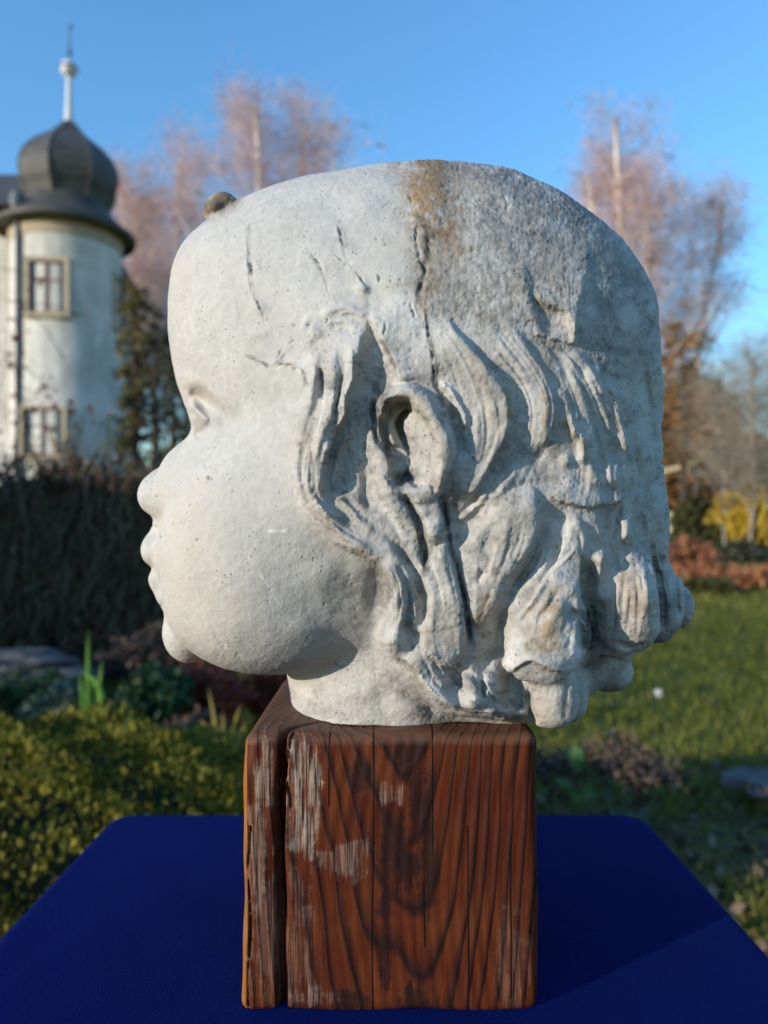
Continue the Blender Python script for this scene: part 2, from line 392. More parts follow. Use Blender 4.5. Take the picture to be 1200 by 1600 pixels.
# cracks, wrinkles and tool marks in the plaster
CRACKS = []
for p, w, h in (([(388,350),(389,395),(391,420),(394,446),(402,470),(412,490),(420,508)], 3, -2.2), ([(393,405),(394,440)], 6, -2.2),
    ([(526,342),(532,368),(538,392),(546,414),(564,436),(574,450)], 3, -2.6), ([(516,396),(530,402),(546,414)], 2.5, -1.5),
    ([(474,384),(492,402),(504,422),(510,440),(515,456),(526,474)], 3, -2), ([(592,424),(593,448)], 2.5, -2),
    ([(666,482),(668,505),(672,530),(680,560),(682,586),(682,608)], 2.6, -3.2), ([(640,470),(650,500)], 3, -1.6), ([(604,500),(598,524)], 2.5, -1.5),
    ([(655,336),(652,366),(658,398),(668,420),(663,445),(652,470)], 5, -3), ([(668,360),(672,395)], 4, -2.2), ([(640,300),(646,330)], 4, -1.6),
    ([(384,556),(404,562),(418,571)], 2.6, -2), ([(434,566),(440,552),(456,538),(476,540)], 2.6, -1.8), ([(418,571),(436,566),(454,568),(470,578),(480,600)], 3, 1.6),
    ([(424,574),(440,572),(456,574),(470,586)], 2.4, -2), ([(498,472),(502,490)], 3, -1.6), ([(508,496),(524,510)], 3, -1.6),
    ([(372,520),(390,530),(400,548)], 3, -1), ([(368,460),(376,500)], 2.5, -.8), ([(354,350),(362,380)], 3, -1), ([(308,500),(325,506)], 2.2, -1.2),
    ([(470,1076),(478,1082),(496,1082)], 2.5, -1.6), ([(585,1040),(586,1066)], 2.2, -2), ([(330,980),(350,1010),(390,1030)], 8, -.6)): CRACKS.append((p, w, h))
H = H0
def blur(A, n):
    k = np.hanning(n+2)[1:-1]; k /= k.sum()
    A = np.apply_along_axis(lambda q: np.convolve(np.pad(q, n//2, mode='edge'), k, 'valid'), 0, A)
    return np.apply_along_axis(lambda q: np.convolve(np.pad(q, n//2, mode='edge'), k, 'valid'), 1, A).astype(np.float32)
_r = np.random.default_rng(21)
WN = [blur(_r.standard_normal((RH, RW)).astype(np.float32), n)*n for n in (3, 7, 15, 31, 61)]     # noises of about 1, 3, 6, 12 and 25 px
WN = [w/w.std() for w in WN]
def area(poly, soft):
    m = np.zeros((RH, RW), np.float32); s, X, Y = win(np.array(poly, float), 0)
    m[s] = inside(curve(list(poly)+[poly[0]], 3)[:-1], X, Y); return blur(m, soft)
CAP = area([(600,240),(640,300),(640,400),(650,480),(700,500),(800,520),(850,500),(900,545),(925,380),(1000,400),(900,280),(760,235)], 61); CAP = blur(CAP, 61)
HAIR = area([(484,505),(470,640),(462,745),(488,817),(567,868),(614,940),(600,1000),(660,1077),(760,1113),(830,1150),(940,1090),(1090,1000),(1060,500),(900,420),(640,470)], 31)
NECK = area([(440,1060),(520,1045),(600,985),(650,1040),(720,1110),(800,1140),(520,1145),(450,1110)], 31)
ROUGH = np.clip(.25+.75*CAP+.55*HAIR+.7*NECK, 0, 1)
# pores: pinholes left by air bubbles, thickest on the crown
py = _r.integers(3, RH-4, 26000); px = _r.integers(3, RW-4, 26000)
k = _r.random(26000) < (.025+.62*CAP[py, px]+.30*HAIR[py, px]); py, px = py[k], px[k]
rad = .6+_r.random(len(py))**4*1.7; PORE = np.zeros((RH, RW), np.float32)
for dy in range(-3, 4):
    for dx in range(-3, 4):
        np.minimum.at(PORE, (py+dy, px+dx), -np.exp(-((dx*dx+dy*dy)/rad**2)).astype(np.float32))
FINE += .5*PORE
def tear(p, w, h):
    """a hair crack: wandering, its width and depth changing all the way"""
    q = curve(p, 6); q = q+np.cumsum(_r.normal(size=q.shape)*.45, 0); s, X, Y = win(q, 14)
    d, _, t = near(q, X+1.1*WN[1][s]*.6, Y+1.1*WN[1][s][::-1]*.6)
    ww = np.maximum(.75, w*(.38+.12*WN[3][s])); m = np.clip(.75+.28*WN[2][s]+.25*WN[3][s], .2, 1.4)
    FINE[s] += h*.8*np.exp(-(d/ww)**2)*tap(t, .25, .25)*m
    FINE[s] += -h*.16*np.exp(-((d-2.6*ww)/(1.6*ww))**2)*tap(t, .25, .25)*np.clip(WN[3][s], 0, 1.5)
for p, w, h in CRACKS: tear(p, w, h)
def strands(A, B, n, w, h):
    """hair drawn with a tool between two guide lines"""
    m = 24; f = np.linspace(0, 1, m); ra, rb = ([np.array([np.interp(f, np.linspace(0, 1, len(c)), c[:, i]) for i in (0, 1)]).T for c in (curve(A, 8), curve(B, 8))])
    global H
    keep = H; H = FINE
    for k in range(n):
        t = (k+_r.uniform(.1, .9))/n; t2 = np.clip(t+_r.normal()*.06, 0, 1); mixv = (t+(t2-t)*f)[:, None]
        q = ra*(1-mixv)+rb*mixv+np.cumsum(_r.normal(size=(m, 2))*.55, 0)
        i0 = _r.integers(0, m//2); i1 = min(m, i0+_r.integers(8, m)); 
        s = 1 if _r.random() < .45 else -1
        H_w = w*_r.uniform(.6, 1.5); ridge(q[i0:i1:2].tolist() if i1-i0 > 5 else q[i0:i1].tolist(), H_w, s*h*_r.uniform(.4, 1.2), .3, .35)
    H = keep
for g_ in (([(488,520),(492,580),(480,650),(463,720),(470,775),(510,820),(575,860)], [(560,510),(548,580),(535,650),(508,720),(505,770),(545,815),(600,850)], 12, 2.6, .9),
    ([(640,470),(670,520),(690,580),(712,640),(725,700),(716,770)], [(700,480),(745,545),(790,610),(800,660),(780,710),(735,790)], 10, 3.2, .5),
    ([(715,490),(770,555),(812,610),(822,670),(800,740),(760,800)], [(790,490),(840,550),(872,620),(868,680),(845,720),(815,790)], 14, 3.2, .6),
    ([(800,500),(860,560),(890,640),(900,720),(890,790)], [(905,540),(960,610),(1000,700),(1010,790),(1000,850)], 34, 3.2, .75),
    ([(890,790),(905,850),(900,920),(905,1000)], [(1030,790),(1045,870),(1055,940),(1050,1000)], 30, 3.2, .9),
    ([(600,790),(625,850),(650,920),(650,1000),(690,1090)], [(690,790),(712,870),(730,950),(735,1010),(725,1060)], 14, 3.2, .65),
    ([(750,830),(730,870),(735,940),(742,1010)], [(838,775),(830,850),(790,915),(755,985)], 10, 3.4, .6),
    ([(848,800),(830,880),(790,950),(772,1040)], [(900,790),(905,850),(860,900),(800,970)], 16, 3.2, .9),
    ([(856,900),(825,950),(800,1030)], [(905,920),(912,980),(890,1045)], 8, 3.2, .7), ([(950,860),(938,920),(940,1000)], [(1010,880),(1030,950),(1015,1015)], 12, 3.0, .8),
    ([(590,850),(612,900),(622,950),(606,1000)], [(640,880),(655,930),(655,980),(645,1010)], 12, 2.6, .9), ([(650,1010),(680,1060),(715,1100)], [(700,1030),(760,1060),(800,1120)], 14, 3.0, 1.0),
    ([(505,500),(540,484),(572,490)], [(490,530),(520,520),(560,530)], 8, 3, .7), ([(575,500),(590,560),(580,640),(570,740)], [(520,690),(512,730),(530,780),(580,830)], 10, 3, .6)): strands(*g_)
# brushed and scraped grain
FINE += ROUGH*(.05*WN[0]+.06*WN[1]+.06*WN[2]*(.5+.5*HAIR))+.03*WN[2]
WV = _r.standard_normal((RH, RW)).astype(np.float32); WV = np.apply_along_axis(lambda q: np.convolve(q, np.hanning(23), 'same'), 0, blur(WV, 3)); WV /= WV.std()
FINE += WV*(.055*CAP+.035*HAIR)
SC = blur(_r.standard_normal((RH, RW)).astype(np.float32), 3)
for p in ([(420,830),(445,829)],): 
    ridge(p, 2, .3)

def sample(A, u, v):
    x = np.clip(u-RU0, 0, RW-1.001); y = np.clip(v-RV0, 0, RH-1.001)
    i, j = x.astype(np.int32), y.astype(np.int32); a, b = x-i, y-j
    return (A[j, i]*(1-a)+A[j, i+1]*a)*(1-b)+(A[j+1, i]*(1-a)+A[j+1, i+1]*a)*b

def vnoise(P, size, seed):
    """smooth lattice noise in space, -1..1"""
    g = np.random.default_rng(seed).random((64, 64, 64), dtype=np.float32)*2-1
    q = P/size+17.3; i = np.floor(q).astype(int); t = q-i; t = t*t*(3-2*t); o = 0
    for a in (0, 1):
        for b in (0, 1):
            for c in (0, 1):
                w = (t[:, 0] if a else 1-t[:, 0])*(t[:, 1] if b else 1-t[:, 1])*(t[:, 2] if c else 1-t[:, 2])
                o = o+w*g[(i[:, 0]+a) % 64, (i[:, 1]+b) % 64, (i[:, 2]+c) % 64]
    return o

def carve_relief():
    """push the relief into the clay within a band round the surface"""
    global field
    band = np.argwhere(np.abs(field) < .020)
    x = GX[band[:, 0]]; y = GY[band[:, 1]]; z = GZ[band[:, 2]]
    f = field[tuple(band.T)]
    gx, gy, gz = np.gradient(field, VOX)
    g = np.sqrt(gx[tuple(band.T)]**2+gy[tuple(band.T)]**2+gz[tuple(band.T)]**2)
    del gx, gy, gz
    f = f/np.clip(g, .45, 2)
    ym = YM-np.abs(y-YM)                                  # the far side wears the same relief, mirrored
    u = U0+F*x/ym; v = V0-F*z/ym
    fade = np.clip((YM-ym-.006)/.025, 0, 1)
    f = f-sample(H, u, v)*fade*.001
    f[z < -.1108] = .004
    field[tuple(band.T)] = f
    k = (np.abs(f) < .006) & (z > -.1108)                 # second pass near the new surface: hand-worked unevenness
    band, x, y, z, u, v, f, fade = (q[k] for q in (band, x, y, z, u, v, f, fade))
    P = np.stack([x, y, z], 1)
    wu = 2.6*vnoise(P, .008, 11)+1.2*vnoise(P, .003, 12); wv = 2.6*vnoise(P, .008, 13)+1.2*vnoise(P, .003, 14)
    wk = np.clip((u-470)/40, .25, 1)
    f = f+(sample(H, u, v)-sample(H, u+wu*wk, v+wv*wk))*fade*.001
    hair = np.clip((u-470)/40, 0, 1)
    f -= vnoise(P, .021, 3)*(.0004+.0005*hair)+vnoise(P, .009, 4)*(.00012+.00028*hair)+vnoise(P, .0045, 5)*(.00006+.00020*hair)
    field[tuple(band.T)] = f
# ---------------------------------------------------------------- mesh, fine relief and the paint of age
def subdivide(V, Q, mask):
    """split the marked quads in four; quads beside them become fans so that no gap opens"""
    E = np.stack([Q, np.roll(Q, -1, 1)], 2)                         # quad edges
    Es = np.sort(E.reshape(-1, 2), 1); key = Es[:, 0].astype(np.int64)*len(V)+Es[:, 1]
    uk, inv = np.unique(key, return_inverse=True); inv = inv.reshape(-1, 4)
    split = np.zeros(len(uk), bool); split[inv[mask].ravel()] = True
    eid = np.full(len(uk), -1); eid[split] = len(V)+np.arange(split.sum())
    a, b = uk[split]//len(V), uk[split] % len(V)
    VE = (V[a]+V[b])/2
    Qm = Q[mask]; VF = V[Qm].mean(1); fid = len(V)+len(VE)+np.arange(len(Qm))
    em = eid[inv[mask]]
    NQ = np.concatenate([np.stack([Qm[:, i], em[:, i], fid, em[:, i-1]], 1) for i in range(4)])
    rest = Q[~mask]; er = eid[inv[~mask]]; full = (er < 0).all(1)
    poly = [[w for i in range(4) for w in ((q[i], e[i]) if e[i] >= 0 else (q[i],))] for q, e in zip(rest[~full].tolist(), er[~full].tolist())]
    return np.concatenate([V, VE, VF]), np.concatenate([NQ, rest[full]]), poly

def vnormals(V, Q):
    fn = np.cross(V[Q[:, 2]]-V[Q[:, 0]], V[Q[:, 3]]-V[Q[:, 1]])
    N = np.zeros_like(V)
    for i in range(4):
        for c in range(3): N[:, c] += np.bincount(Q[:, i], fn[:, c], len(V))
    return N/(np.linalg.norm(N, axis=1, keepdims=True)+1e-12)

def relax(V, Q, n, f):
    for _ in range(n):
        A = np.zeros_like(V); W_ = np.zeros(len(V))
        for i in range(4):
            for j in (1, 3):
                for c in range(3): A[:, c] += np.bincount(Q[:, i], V[Q[:, (i+j) % 4], c], len(V))
                W_ += np.bincount(Q[:, i], minlength=len(V))
        m = W_ > 0
        V = V.copy(); V[m] += f*(A[m]/W_[m, None]-V[m])
    return V

build_field(); carve_relief()
HV, HQ = surface_nets(field); del field
HV = relax(HV, HQ, 1, .35)
cen = HV[HQ].mean(1); nrm = np.cross(HV[HQ[:, 2]]-HV[HQ[:, 0]], HV[HQ[:, 3]]-HV[HQ[:, 1]])
mask = (cen[:, 1] < YM+.01) & ((nrm*cen).sum(1) < 0.25*np.linalg.norm(nrm, axis=1)*np.linalg.norm(cen, axis=1))
HV, HQ, HP = subdivide(HV, HQ, mask)
HV = relax(HV, HQ, 1, .4)
N = vnormals(HV, HQ)
ymir = YM-np.abs(HV[:, 1]-YM)
hu = U0+F*HV[:, 0]/ymir; hv = V0-F*HV[:, 2]/ymir
flat = (HV[:, 2] < -.1095)
HV = HV+N*(np.where(flat, 0, sample(FINE, hu, hv))*.001)[:, None]

# paint: how much brown stain, soot, grey (weathering, partly shade) and chalk each spot has
def paint(pts, r, a, fray=1.0):
    m = np.zeros((RH, RW), np.float32)
    p = curve(pts) if len(pts) > 1 else np.array(list(pts)*2, float)+[[0, 0], [.1, 0]]
    s, X, Y = win(p, r*2.5); d, _, _ = near(p, X, Y)
    m[s] = np.exp(-(d/r)**2)
    n = .5*WN[3]+.35*WN[2]+.3*WN[1]
    return a*np.clip(m*(1.0+.55*fray*n), 0, 1)
Z = lambda: np.zeros((RH, RW), np.float32)
BROWN, SOOT, GREY, CHALK, TAN = Z(), Z(), Z(), Z(), Z()
for p, r, a in (([(672,256),(664,300),(682,350)], 36, 1.0), ([(656,300),(650,345)], 18, .7), ([(700,290),(710,385)], 26, .55), ([(664,400),(668,450),(660,480)], 14, .5),
                ([(862,940),(858,985),(852,1005)], 17, .75), ([(850,960),(846,995)], 30, .4), ([(760,940),(750,970)], 11, .7), ([(706,1000),(716,1030)], 16, .35),
                ([(852,610),(850,660)], 7, .6), ([(790,610),(797,650)], 5, .7), ([(704,640),(716,660)], 6, .6), ([(985,915),(1000,950)], 22, .45), ([(700,700),(704,735)], 9, .4),
                ([(912,695),(916,715)], 5, .9), ([(625,628),(640,632)], 7, .7), ([(740,556),(760,580)], 20, .3), ([(838,545),(852,575)], 12, .35), ([(640,1040),(660,1070)], 10, .4),
                ([(560,862),(590,880)], 7, .5), ([(480,770),(500,810),(530,840)], 7, .3), ([(328,322),(352,310)], 19, 1.0), ([(880,620),(885,690)], 16, .25)):
    BROWN = np.maximum(BROWN, paint(p, r, a))
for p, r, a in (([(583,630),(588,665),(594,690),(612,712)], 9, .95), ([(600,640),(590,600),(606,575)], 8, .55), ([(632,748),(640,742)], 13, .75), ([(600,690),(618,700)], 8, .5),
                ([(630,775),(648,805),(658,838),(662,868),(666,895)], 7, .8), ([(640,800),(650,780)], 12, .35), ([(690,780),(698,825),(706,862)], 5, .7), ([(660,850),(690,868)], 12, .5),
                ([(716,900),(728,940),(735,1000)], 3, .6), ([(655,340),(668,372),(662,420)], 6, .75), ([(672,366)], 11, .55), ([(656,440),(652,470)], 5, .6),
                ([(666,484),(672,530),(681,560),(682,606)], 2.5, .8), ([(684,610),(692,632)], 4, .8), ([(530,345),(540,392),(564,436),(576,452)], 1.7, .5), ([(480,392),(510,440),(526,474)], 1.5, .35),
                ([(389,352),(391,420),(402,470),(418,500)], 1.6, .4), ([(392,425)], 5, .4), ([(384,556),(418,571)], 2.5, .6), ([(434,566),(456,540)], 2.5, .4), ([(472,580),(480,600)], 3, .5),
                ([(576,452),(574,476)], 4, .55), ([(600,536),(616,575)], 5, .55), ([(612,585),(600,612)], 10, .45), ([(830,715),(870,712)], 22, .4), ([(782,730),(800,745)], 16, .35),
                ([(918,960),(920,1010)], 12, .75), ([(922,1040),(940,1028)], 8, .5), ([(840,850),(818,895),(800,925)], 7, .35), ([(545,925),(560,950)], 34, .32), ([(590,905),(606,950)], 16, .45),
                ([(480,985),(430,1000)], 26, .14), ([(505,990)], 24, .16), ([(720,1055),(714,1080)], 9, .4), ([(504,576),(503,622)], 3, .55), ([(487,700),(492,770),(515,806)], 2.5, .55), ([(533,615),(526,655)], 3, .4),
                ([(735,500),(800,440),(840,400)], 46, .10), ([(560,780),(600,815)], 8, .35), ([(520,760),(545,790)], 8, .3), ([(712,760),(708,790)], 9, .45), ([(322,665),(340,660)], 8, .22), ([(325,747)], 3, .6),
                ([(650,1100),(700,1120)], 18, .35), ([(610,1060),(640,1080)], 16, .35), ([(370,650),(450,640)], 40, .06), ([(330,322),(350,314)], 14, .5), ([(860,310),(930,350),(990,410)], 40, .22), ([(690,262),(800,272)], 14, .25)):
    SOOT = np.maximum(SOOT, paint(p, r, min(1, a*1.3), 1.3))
GREY = np.clip(.95*CAP*(1+.25*WN[4]+.22*WN[3]+.25*WN[2]+.2*WN[1]), 0, 1)
TOPR = blur(area([(640,250),(646,470),(800,530),(1000,600),(1036,500),(985,370),(870,275),(750,235)], 61), 61)
GREY = np.maximum(GREY, np.clip(.72*TOPR*(1+.4*WN[4]+.3*WN[3]+.2*WN[2]), 0, 1))  # greys the upper back too, some of its shade put into colour
GREY = np.maximum(GREY, np.clip(.28*HAIR*(1+.8*WN[4]+.5*WN[3]+.3*WN[2]), 0, .6))
for p, r, a in (([(890,1000),(900,1020),(890,1045)], 11, .9), ([(652,895),(680,910),(700,930)], 16, .4), ([(600,800),(640,840)], 10, .45), ([(500,596),(507,640),(494,680)], 4, .5), ([(640,580),(650,520),(630,480)], 22, .35),
                ([(690,600),(712,615)], 8, .5), ([(735,500),(726,520)], 10, .4), ([(876,830),(890,850)], 20, .4), ([(840,850),(830,880)], 8, .3), ([(420,830),(445,829)], 2, .9), ([(388,870),(415,910),(436,945)], 1.2, .55),
                ([(660,1060),(684,1085)], 7, .5), ([(800,1000),(796,1040)], 12, .5), ([(480,560),(470,575)], 9, .4), ([(880,740),(900,760)], 12, .3), ([(850,880),(860,870)], 12, .3), ([(470,470),(520,500)], 30, .2)):
    CHALK = np.maximum(CHALK, paint(p, r, a, 1.2))
for p, r, a in (([(300,800),(290,900),(330,980)], 60, .5), ([(480,700),(500,640)], 26, .5), ([(846,1095),(855,1120)], 22, .8), ([(700,1000),(690,960)], 30, .45), ([(640,620),(690,680),(690,740)], 16, .5),
                ([(760,620),(770,680)], 26, .45), ([(850,970)], 45, .5), ([(985,930)], 40, .5), ([(760,890),(800,800)], 30, .3), ([(300,600),(320,620)], 26, .5), ([(260,480),(280,420)], 26, .35)):
    TAN = np.maximum(TAN, paint(p, r, a, .6))
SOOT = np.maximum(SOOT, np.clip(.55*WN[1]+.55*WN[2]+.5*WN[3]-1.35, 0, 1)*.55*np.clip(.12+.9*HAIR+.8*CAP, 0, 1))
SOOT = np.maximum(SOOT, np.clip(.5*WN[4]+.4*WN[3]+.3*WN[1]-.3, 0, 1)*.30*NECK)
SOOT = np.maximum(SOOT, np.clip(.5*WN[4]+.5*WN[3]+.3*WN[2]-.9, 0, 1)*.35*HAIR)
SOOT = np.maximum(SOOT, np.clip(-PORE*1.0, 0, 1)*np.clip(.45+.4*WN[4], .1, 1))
ca = np.stack([sample(A, hu, hv) for A in (BROWN, SOOT, GREY, CHALK)], 1)
tan_ = sample(TAN, hu, hv)

def quick_mesh(name, V, Q, extra=()):
    me = bpy.data.meshes.new(name)
    li = np.concatenate([Q.ravel()]+[np.array(p) for p in extra]) if extra else Q.ravel()
    lt = np.concatenate([np.full(len(Q), Q.shape[1]), np.array([len(p) for p in extra], int)]) if extra else np.full(len(Q), Q.shape[1])
    ls = np.r_[0, np.cumsum(lt)[:-1]]
    me.vertices.add(len(V)); me.vertices.foreach_set('co', np.ascontiguousarray(V, dtype=np.float32).ravel())
    me.loops.add(len(li)); me.loops.foreach_set('vertex_index', li.astype(np.int32))
    me.polygons.add(len(lt)); me.polygons.foreach_set('loop_start', ls.astype(np.int32)); me.polygons.foreach_set('loop_total', lt.astype(np.int32))
    me.polygons.foreach_set('use_smooth', np.ones(len(lt), bool))
    me.update(calc_edges=True)
    return me

head_me = quick_mesh('plaster_head', HV+np.array([0, 0, CAMZ]), HQ, HP)
at_ = head_me.color_attributes.new('age', 'FLOAT_COLOR', 'POINT'); at_.data.foreach_set('color', ca.astype(np.float32).ravel())
at2 = head_me.attributes.new('tan', 'FLOAT', 'POINT'); at2.data.foreach_set('value', tan_.astype(np.float32))
head = bpy.data.objects.new('plaster_head', head_me); COL.objects.link(head)
head['label'] = 'weathered plaster head of a chubby child with wavy hair, standing on the wooden block'
head['category'] = 'sculpture'

class NT:
    """short hand for node trees"""
    def __init__(s, name):
        s.m = bpy.data.materials.new(name); s.m.use_nodes = True; s.t = s.m.node_tree; s.b = s.t.nodes['Principled BSDF']
    def n(s, kind, **kw):
        o = s.t.nodes.new('ShaderNode'+kind)
        for k, v in kw.items():
            if k.startswith('_'): setattr(o, k[1:], v)
            else: o.inputs[k.replace('__', ' ')].default_value = v
        return o
    def l(s, a, b): s.t.links.new(a, b)
    def mix(s, f, a, b, mode='MIX'):
        o = s.t.nodes.new('ShaderNodeMix'); o.data_type = 'RGBA'; o.blend_type = mode
        for i, x in ((0, f), (6, a), (7, b)):
            if hasattr(x, 'links'): s.l(x, o.inputs[i])
            else: o.inputs[i].default_value = x if i == 0 or len(x) == 4 else (*x, 1)
        return o.outputs[2]
    def ramp(s, x, *st):
        o = s.t.nodes.new('ShaderNodeValToRGB'); e = o.color_ramp.elements
        while len(e) < len(st): e.new(.5)
        for i, (p, c) in enumerate(st):
            e[i].position = p; e[i].color = (c, c, c, 1) if not hasattr(c, '__len__') else (*c, 1)
        s.l(x, o.inputs[0]); return o.outputs[0]
    def math(s, op, a, b=0.0, c=None):
        o = s.t.nodes.new('ShaderNodeMath'); o.operation = op
        for i, x in ((0, a), (1, b), (2, c)):
            if x is None: continue
            if hasattr(x, 'links'): s.l(x, o.inputs[i])
            else: o.inputs[i].default_value = x
        return o.outputs[0]
    def noise(s, vec, scale, detail=4, rough=.55, dist=0):
        o = s.n('TexNoise', Scale=scale, Detail=detail, Roughness=rough, Distortion=dist)
        if vec is not None: s.l(vec, o.inputs['Vector'])
        return o.outputs['Fac']
    def coord(s, scale=None, which='Object'):
        o = s.n('TexCoord').outputs[which]
        if scale:
            m = s.n('Mapping'); m.inputs['Scale'].default_value = scale; s.l(o, m.inputs['Vector']); o = m.outputs[0]
        return o
    def bump(s, h, strength=.3, dist=.001):
        o = s.n('Bump', Strength=strength, Distance=dist); s.l(h, o.inputs['Height']); s.l(o.outputs[0], s.b.inputs['Normal'])

g = NT('plaster'); c = g.coord()
age = g.n('Attribute', _attribute_name='age'); tn = g.n('Attribute', _attribute_name='tan')
sep = g.n('SeparateColor'); g.l(age.outputs['Color'], sep.inputs[0])
n1 = g.noise(c, 38, 6, .6); n2 = g.noise(c, 240, 5, .65); n3 = g.noise(c, 900, 3, .6)
col = g.mix(g.ramp(n1, (.35, 0.0), (.68, 1.0)), (.475, .46, .43), (.40, .387, .363))
col = g.mix(g.ramp(n2, (.38, .28), (.62, 0.0)), col, (.265, .25, .23))
col = g.mix(g.math('MULTIPLY', tn.outputs['Fac'], .75), col, (.47, .405, .315))
col = g.mix(g.math('MULTIPLY', sep.outputs[2], g.ramp(n2, (.3, .95), (.66, .45))), col, (.19, .176, .158))
col = g.mix(sep.outputs[0], col, (.235, .165, .095))
col = g.mix(age.outputs['Alpha'], col, (.65, .64, .62))
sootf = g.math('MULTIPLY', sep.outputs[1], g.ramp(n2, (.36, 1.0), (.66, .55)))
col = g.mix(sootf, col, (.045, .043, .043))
vo = g.n('TexVoronoi', Scale=330.0); g.l(c, vo.inputs['Vector'])
pit = g.ramp(vo.outputs['Distance'], (.10, 1.0), (.22, 0.0))
pitm = g.math('MULTIPLY', pit, g.ramp(g.noise(c, 60, 3), (.5, 0.0), (.62, .75)))
col = g.mix(pitm, col, (.10, .092, .085))
g.l(col, g.b.inputs['Base Color']); g.b.inputs['Roughness'].default_value = .82; g.b.inputs['Specular IOR Level'].default_value = .3
hgt = g.math('ADD', g.math('MULTIPLY', n3, .35), g.math('SUBTRACT', g.math('MULTIPLY', n2, .8), g.math('MULTIPLY', pitm, .6)))
g.bump(hgt, .55, .0012)
head_me.materials.append(g.m)
# ---------------------------------------------------------------- helpers
def thing(name, label, cat, loc, group=None):
    o = bpy.data.objects.new(name, None); COL.objects.link(o); o.location = loc; o.empty_display_size = .1
    o['label'] = label; o['category'] = cat
    if group: o['group'] = group
    return o
def tag(o, label=None, cat=None, group=None, kind=None):
    for k, v in (('label', label), ('category', cat), ('group', group), ('kind', kind)):
        if v: o[k] = v
    return o
def obj(name, V, Fs, mat, parent=None, smooth=False, mats=None, mi=None):
    """one mesh object from world-space points; a child keeps its points relative to its parent"""
    V = np.asarray(V, float)
    loc = np.zeros(3); p = parent
    while p is not None: loc = loc+np.array(p.location); p = p.parent
    me = bpy.data.meshes.new(name)
    if isinstance(Fs, np.ndarray):
        me.vertices.add(len(V)); me.vertices.foreach_set('co', np.ascontiguousarray(V-loc, dtype=np.float32).ravel())
        me.loops.add(Fs.size); me.loops.foreach_set('vertex_index', Fs.astype(np.int32).ravel())
        me.polygons.add(len(Fs)); me.polygons.foreach_set('loop_start', np.arange(0, Fs.size, Fs.shape[1], dtype=np.int32))
        me.polygons.foreach_set('loop_total', np.full(len(Fs), Fs.shape[1], np.int32)); me.update(calc_edges=True)
    else:
        me.from_pydata((V-loc).tolist(), [], [list(map(int, f)) for f in Fs])
    if smooth: me.polygons.foreach_set('use_smooth', np.ones(len(me.polygons), bool))
    for m in (mats or [mat]): me.materials.append(m)
    if mi is not None: me.polygons.foreach_set('material_index', np.asarray(mi, np.int32))
    o = bpy.data.objects.new(name, me); COL.objects.link(o)
    if parent is not None: o.parent = parent
    return o
class MB:
    """gathers shapes for one mesh"""
    def __init__(s): s.V = []; s.F = []; s.n = 0
    def add(s, V, Fs):
        s.V.append(np.asarray(V, float)); s.F += [[i+s.n for i in f] for f in Fs]; s.n += len(V); return s
    def box(s, lo, hi, rz=0, c=None):
        (x0, y0, z0), (x1, y1, z1) = lo, hi
        V = np.array([(x, y, z) for z in (z0, z1) for x, y in ((x0, y0), (x1, y0), (x1, y1), (x0, y1))], float)
        if rz:
            c = np.array(c if c is not None else ((x0+x1)/2, (y0+y1)/2)); d = V[:, :2]-c
            V[:, 0] = c[0]+d[:, 0]*math.cos(rz)-d[:, 1]*math.sin(rz); V[:, 1] = c[1]+d[:, 0]*math.sin(rz)+d[:, 1]*math.cos(rz)
        return s.add(V, [(0, 3, 2, 1), (4, 5, 6, 7), (0, 1, 5, 4), (1, 2, 6, 5), (2, 3, 7, 6), (3, 0, 4, 7)])
    def tube(s, pts, rad, n=7, capped=True):
        p = np.asarray(pts, float); rad = np.broadcast_to(rad, len(p)); V = []
        t = np.gradient(p, axis=0); t /= np.linalg.norm(t, axis=1, keepdims=True)+1e-9
        a = np.array([1., 0, 0]) if abs(t[0, 0]) < .8 else np.array([0, 1., 0])
        for i in range(len(p)):
            u = np.cross(t[i], a); u /= np.linalg.norm(u); w = np.cross(t[i], u); a = np.cross(u, t[i])
            V += [p[i]+rad[i]*(math.cos(k)*u+math.sin(k)*w) for k in np.arange(n)*2*math.pi/n]
        Fs = [(i*n+k, i*n+(k+1) % n, (i+1)*n+(k+1) % n, (i+1)*n+k) for i in range(len(p)-1) for k in range(n)]
        if capped: Fs += [tuple(range(n)), tuple(range((len(p)-1)*n, len(p)*n))[::-1]]
        return s.add(V, Fs)
    def lathe(s, prof, c, n=40, ph=0, a0=0, a1=2*math.pi, close=True):
        full = abs(a1-a0-2*math.pi) < 1e-6; m = n if full else n+1
        an = a0+ph+np.arange(m)*(a1-a0)/n
        V = [(c[0]+r*math.cos(k), c[1]+r*math.sin(k), z) for r, z in prof for k in an]
        Fs = [(i*m+k, i*m+(k+1) % m, (i+1)*m+(k+1) % m, (i+1)*m+k) for i in range(len(prof)-1) for k in range(m if full else n)]
        return s.add(V, Fs)
    def build(s, name, mat, parent=None, smooth=False): return obj(name, np.concatenate(s.V), s.F, mat, parent, smooth)

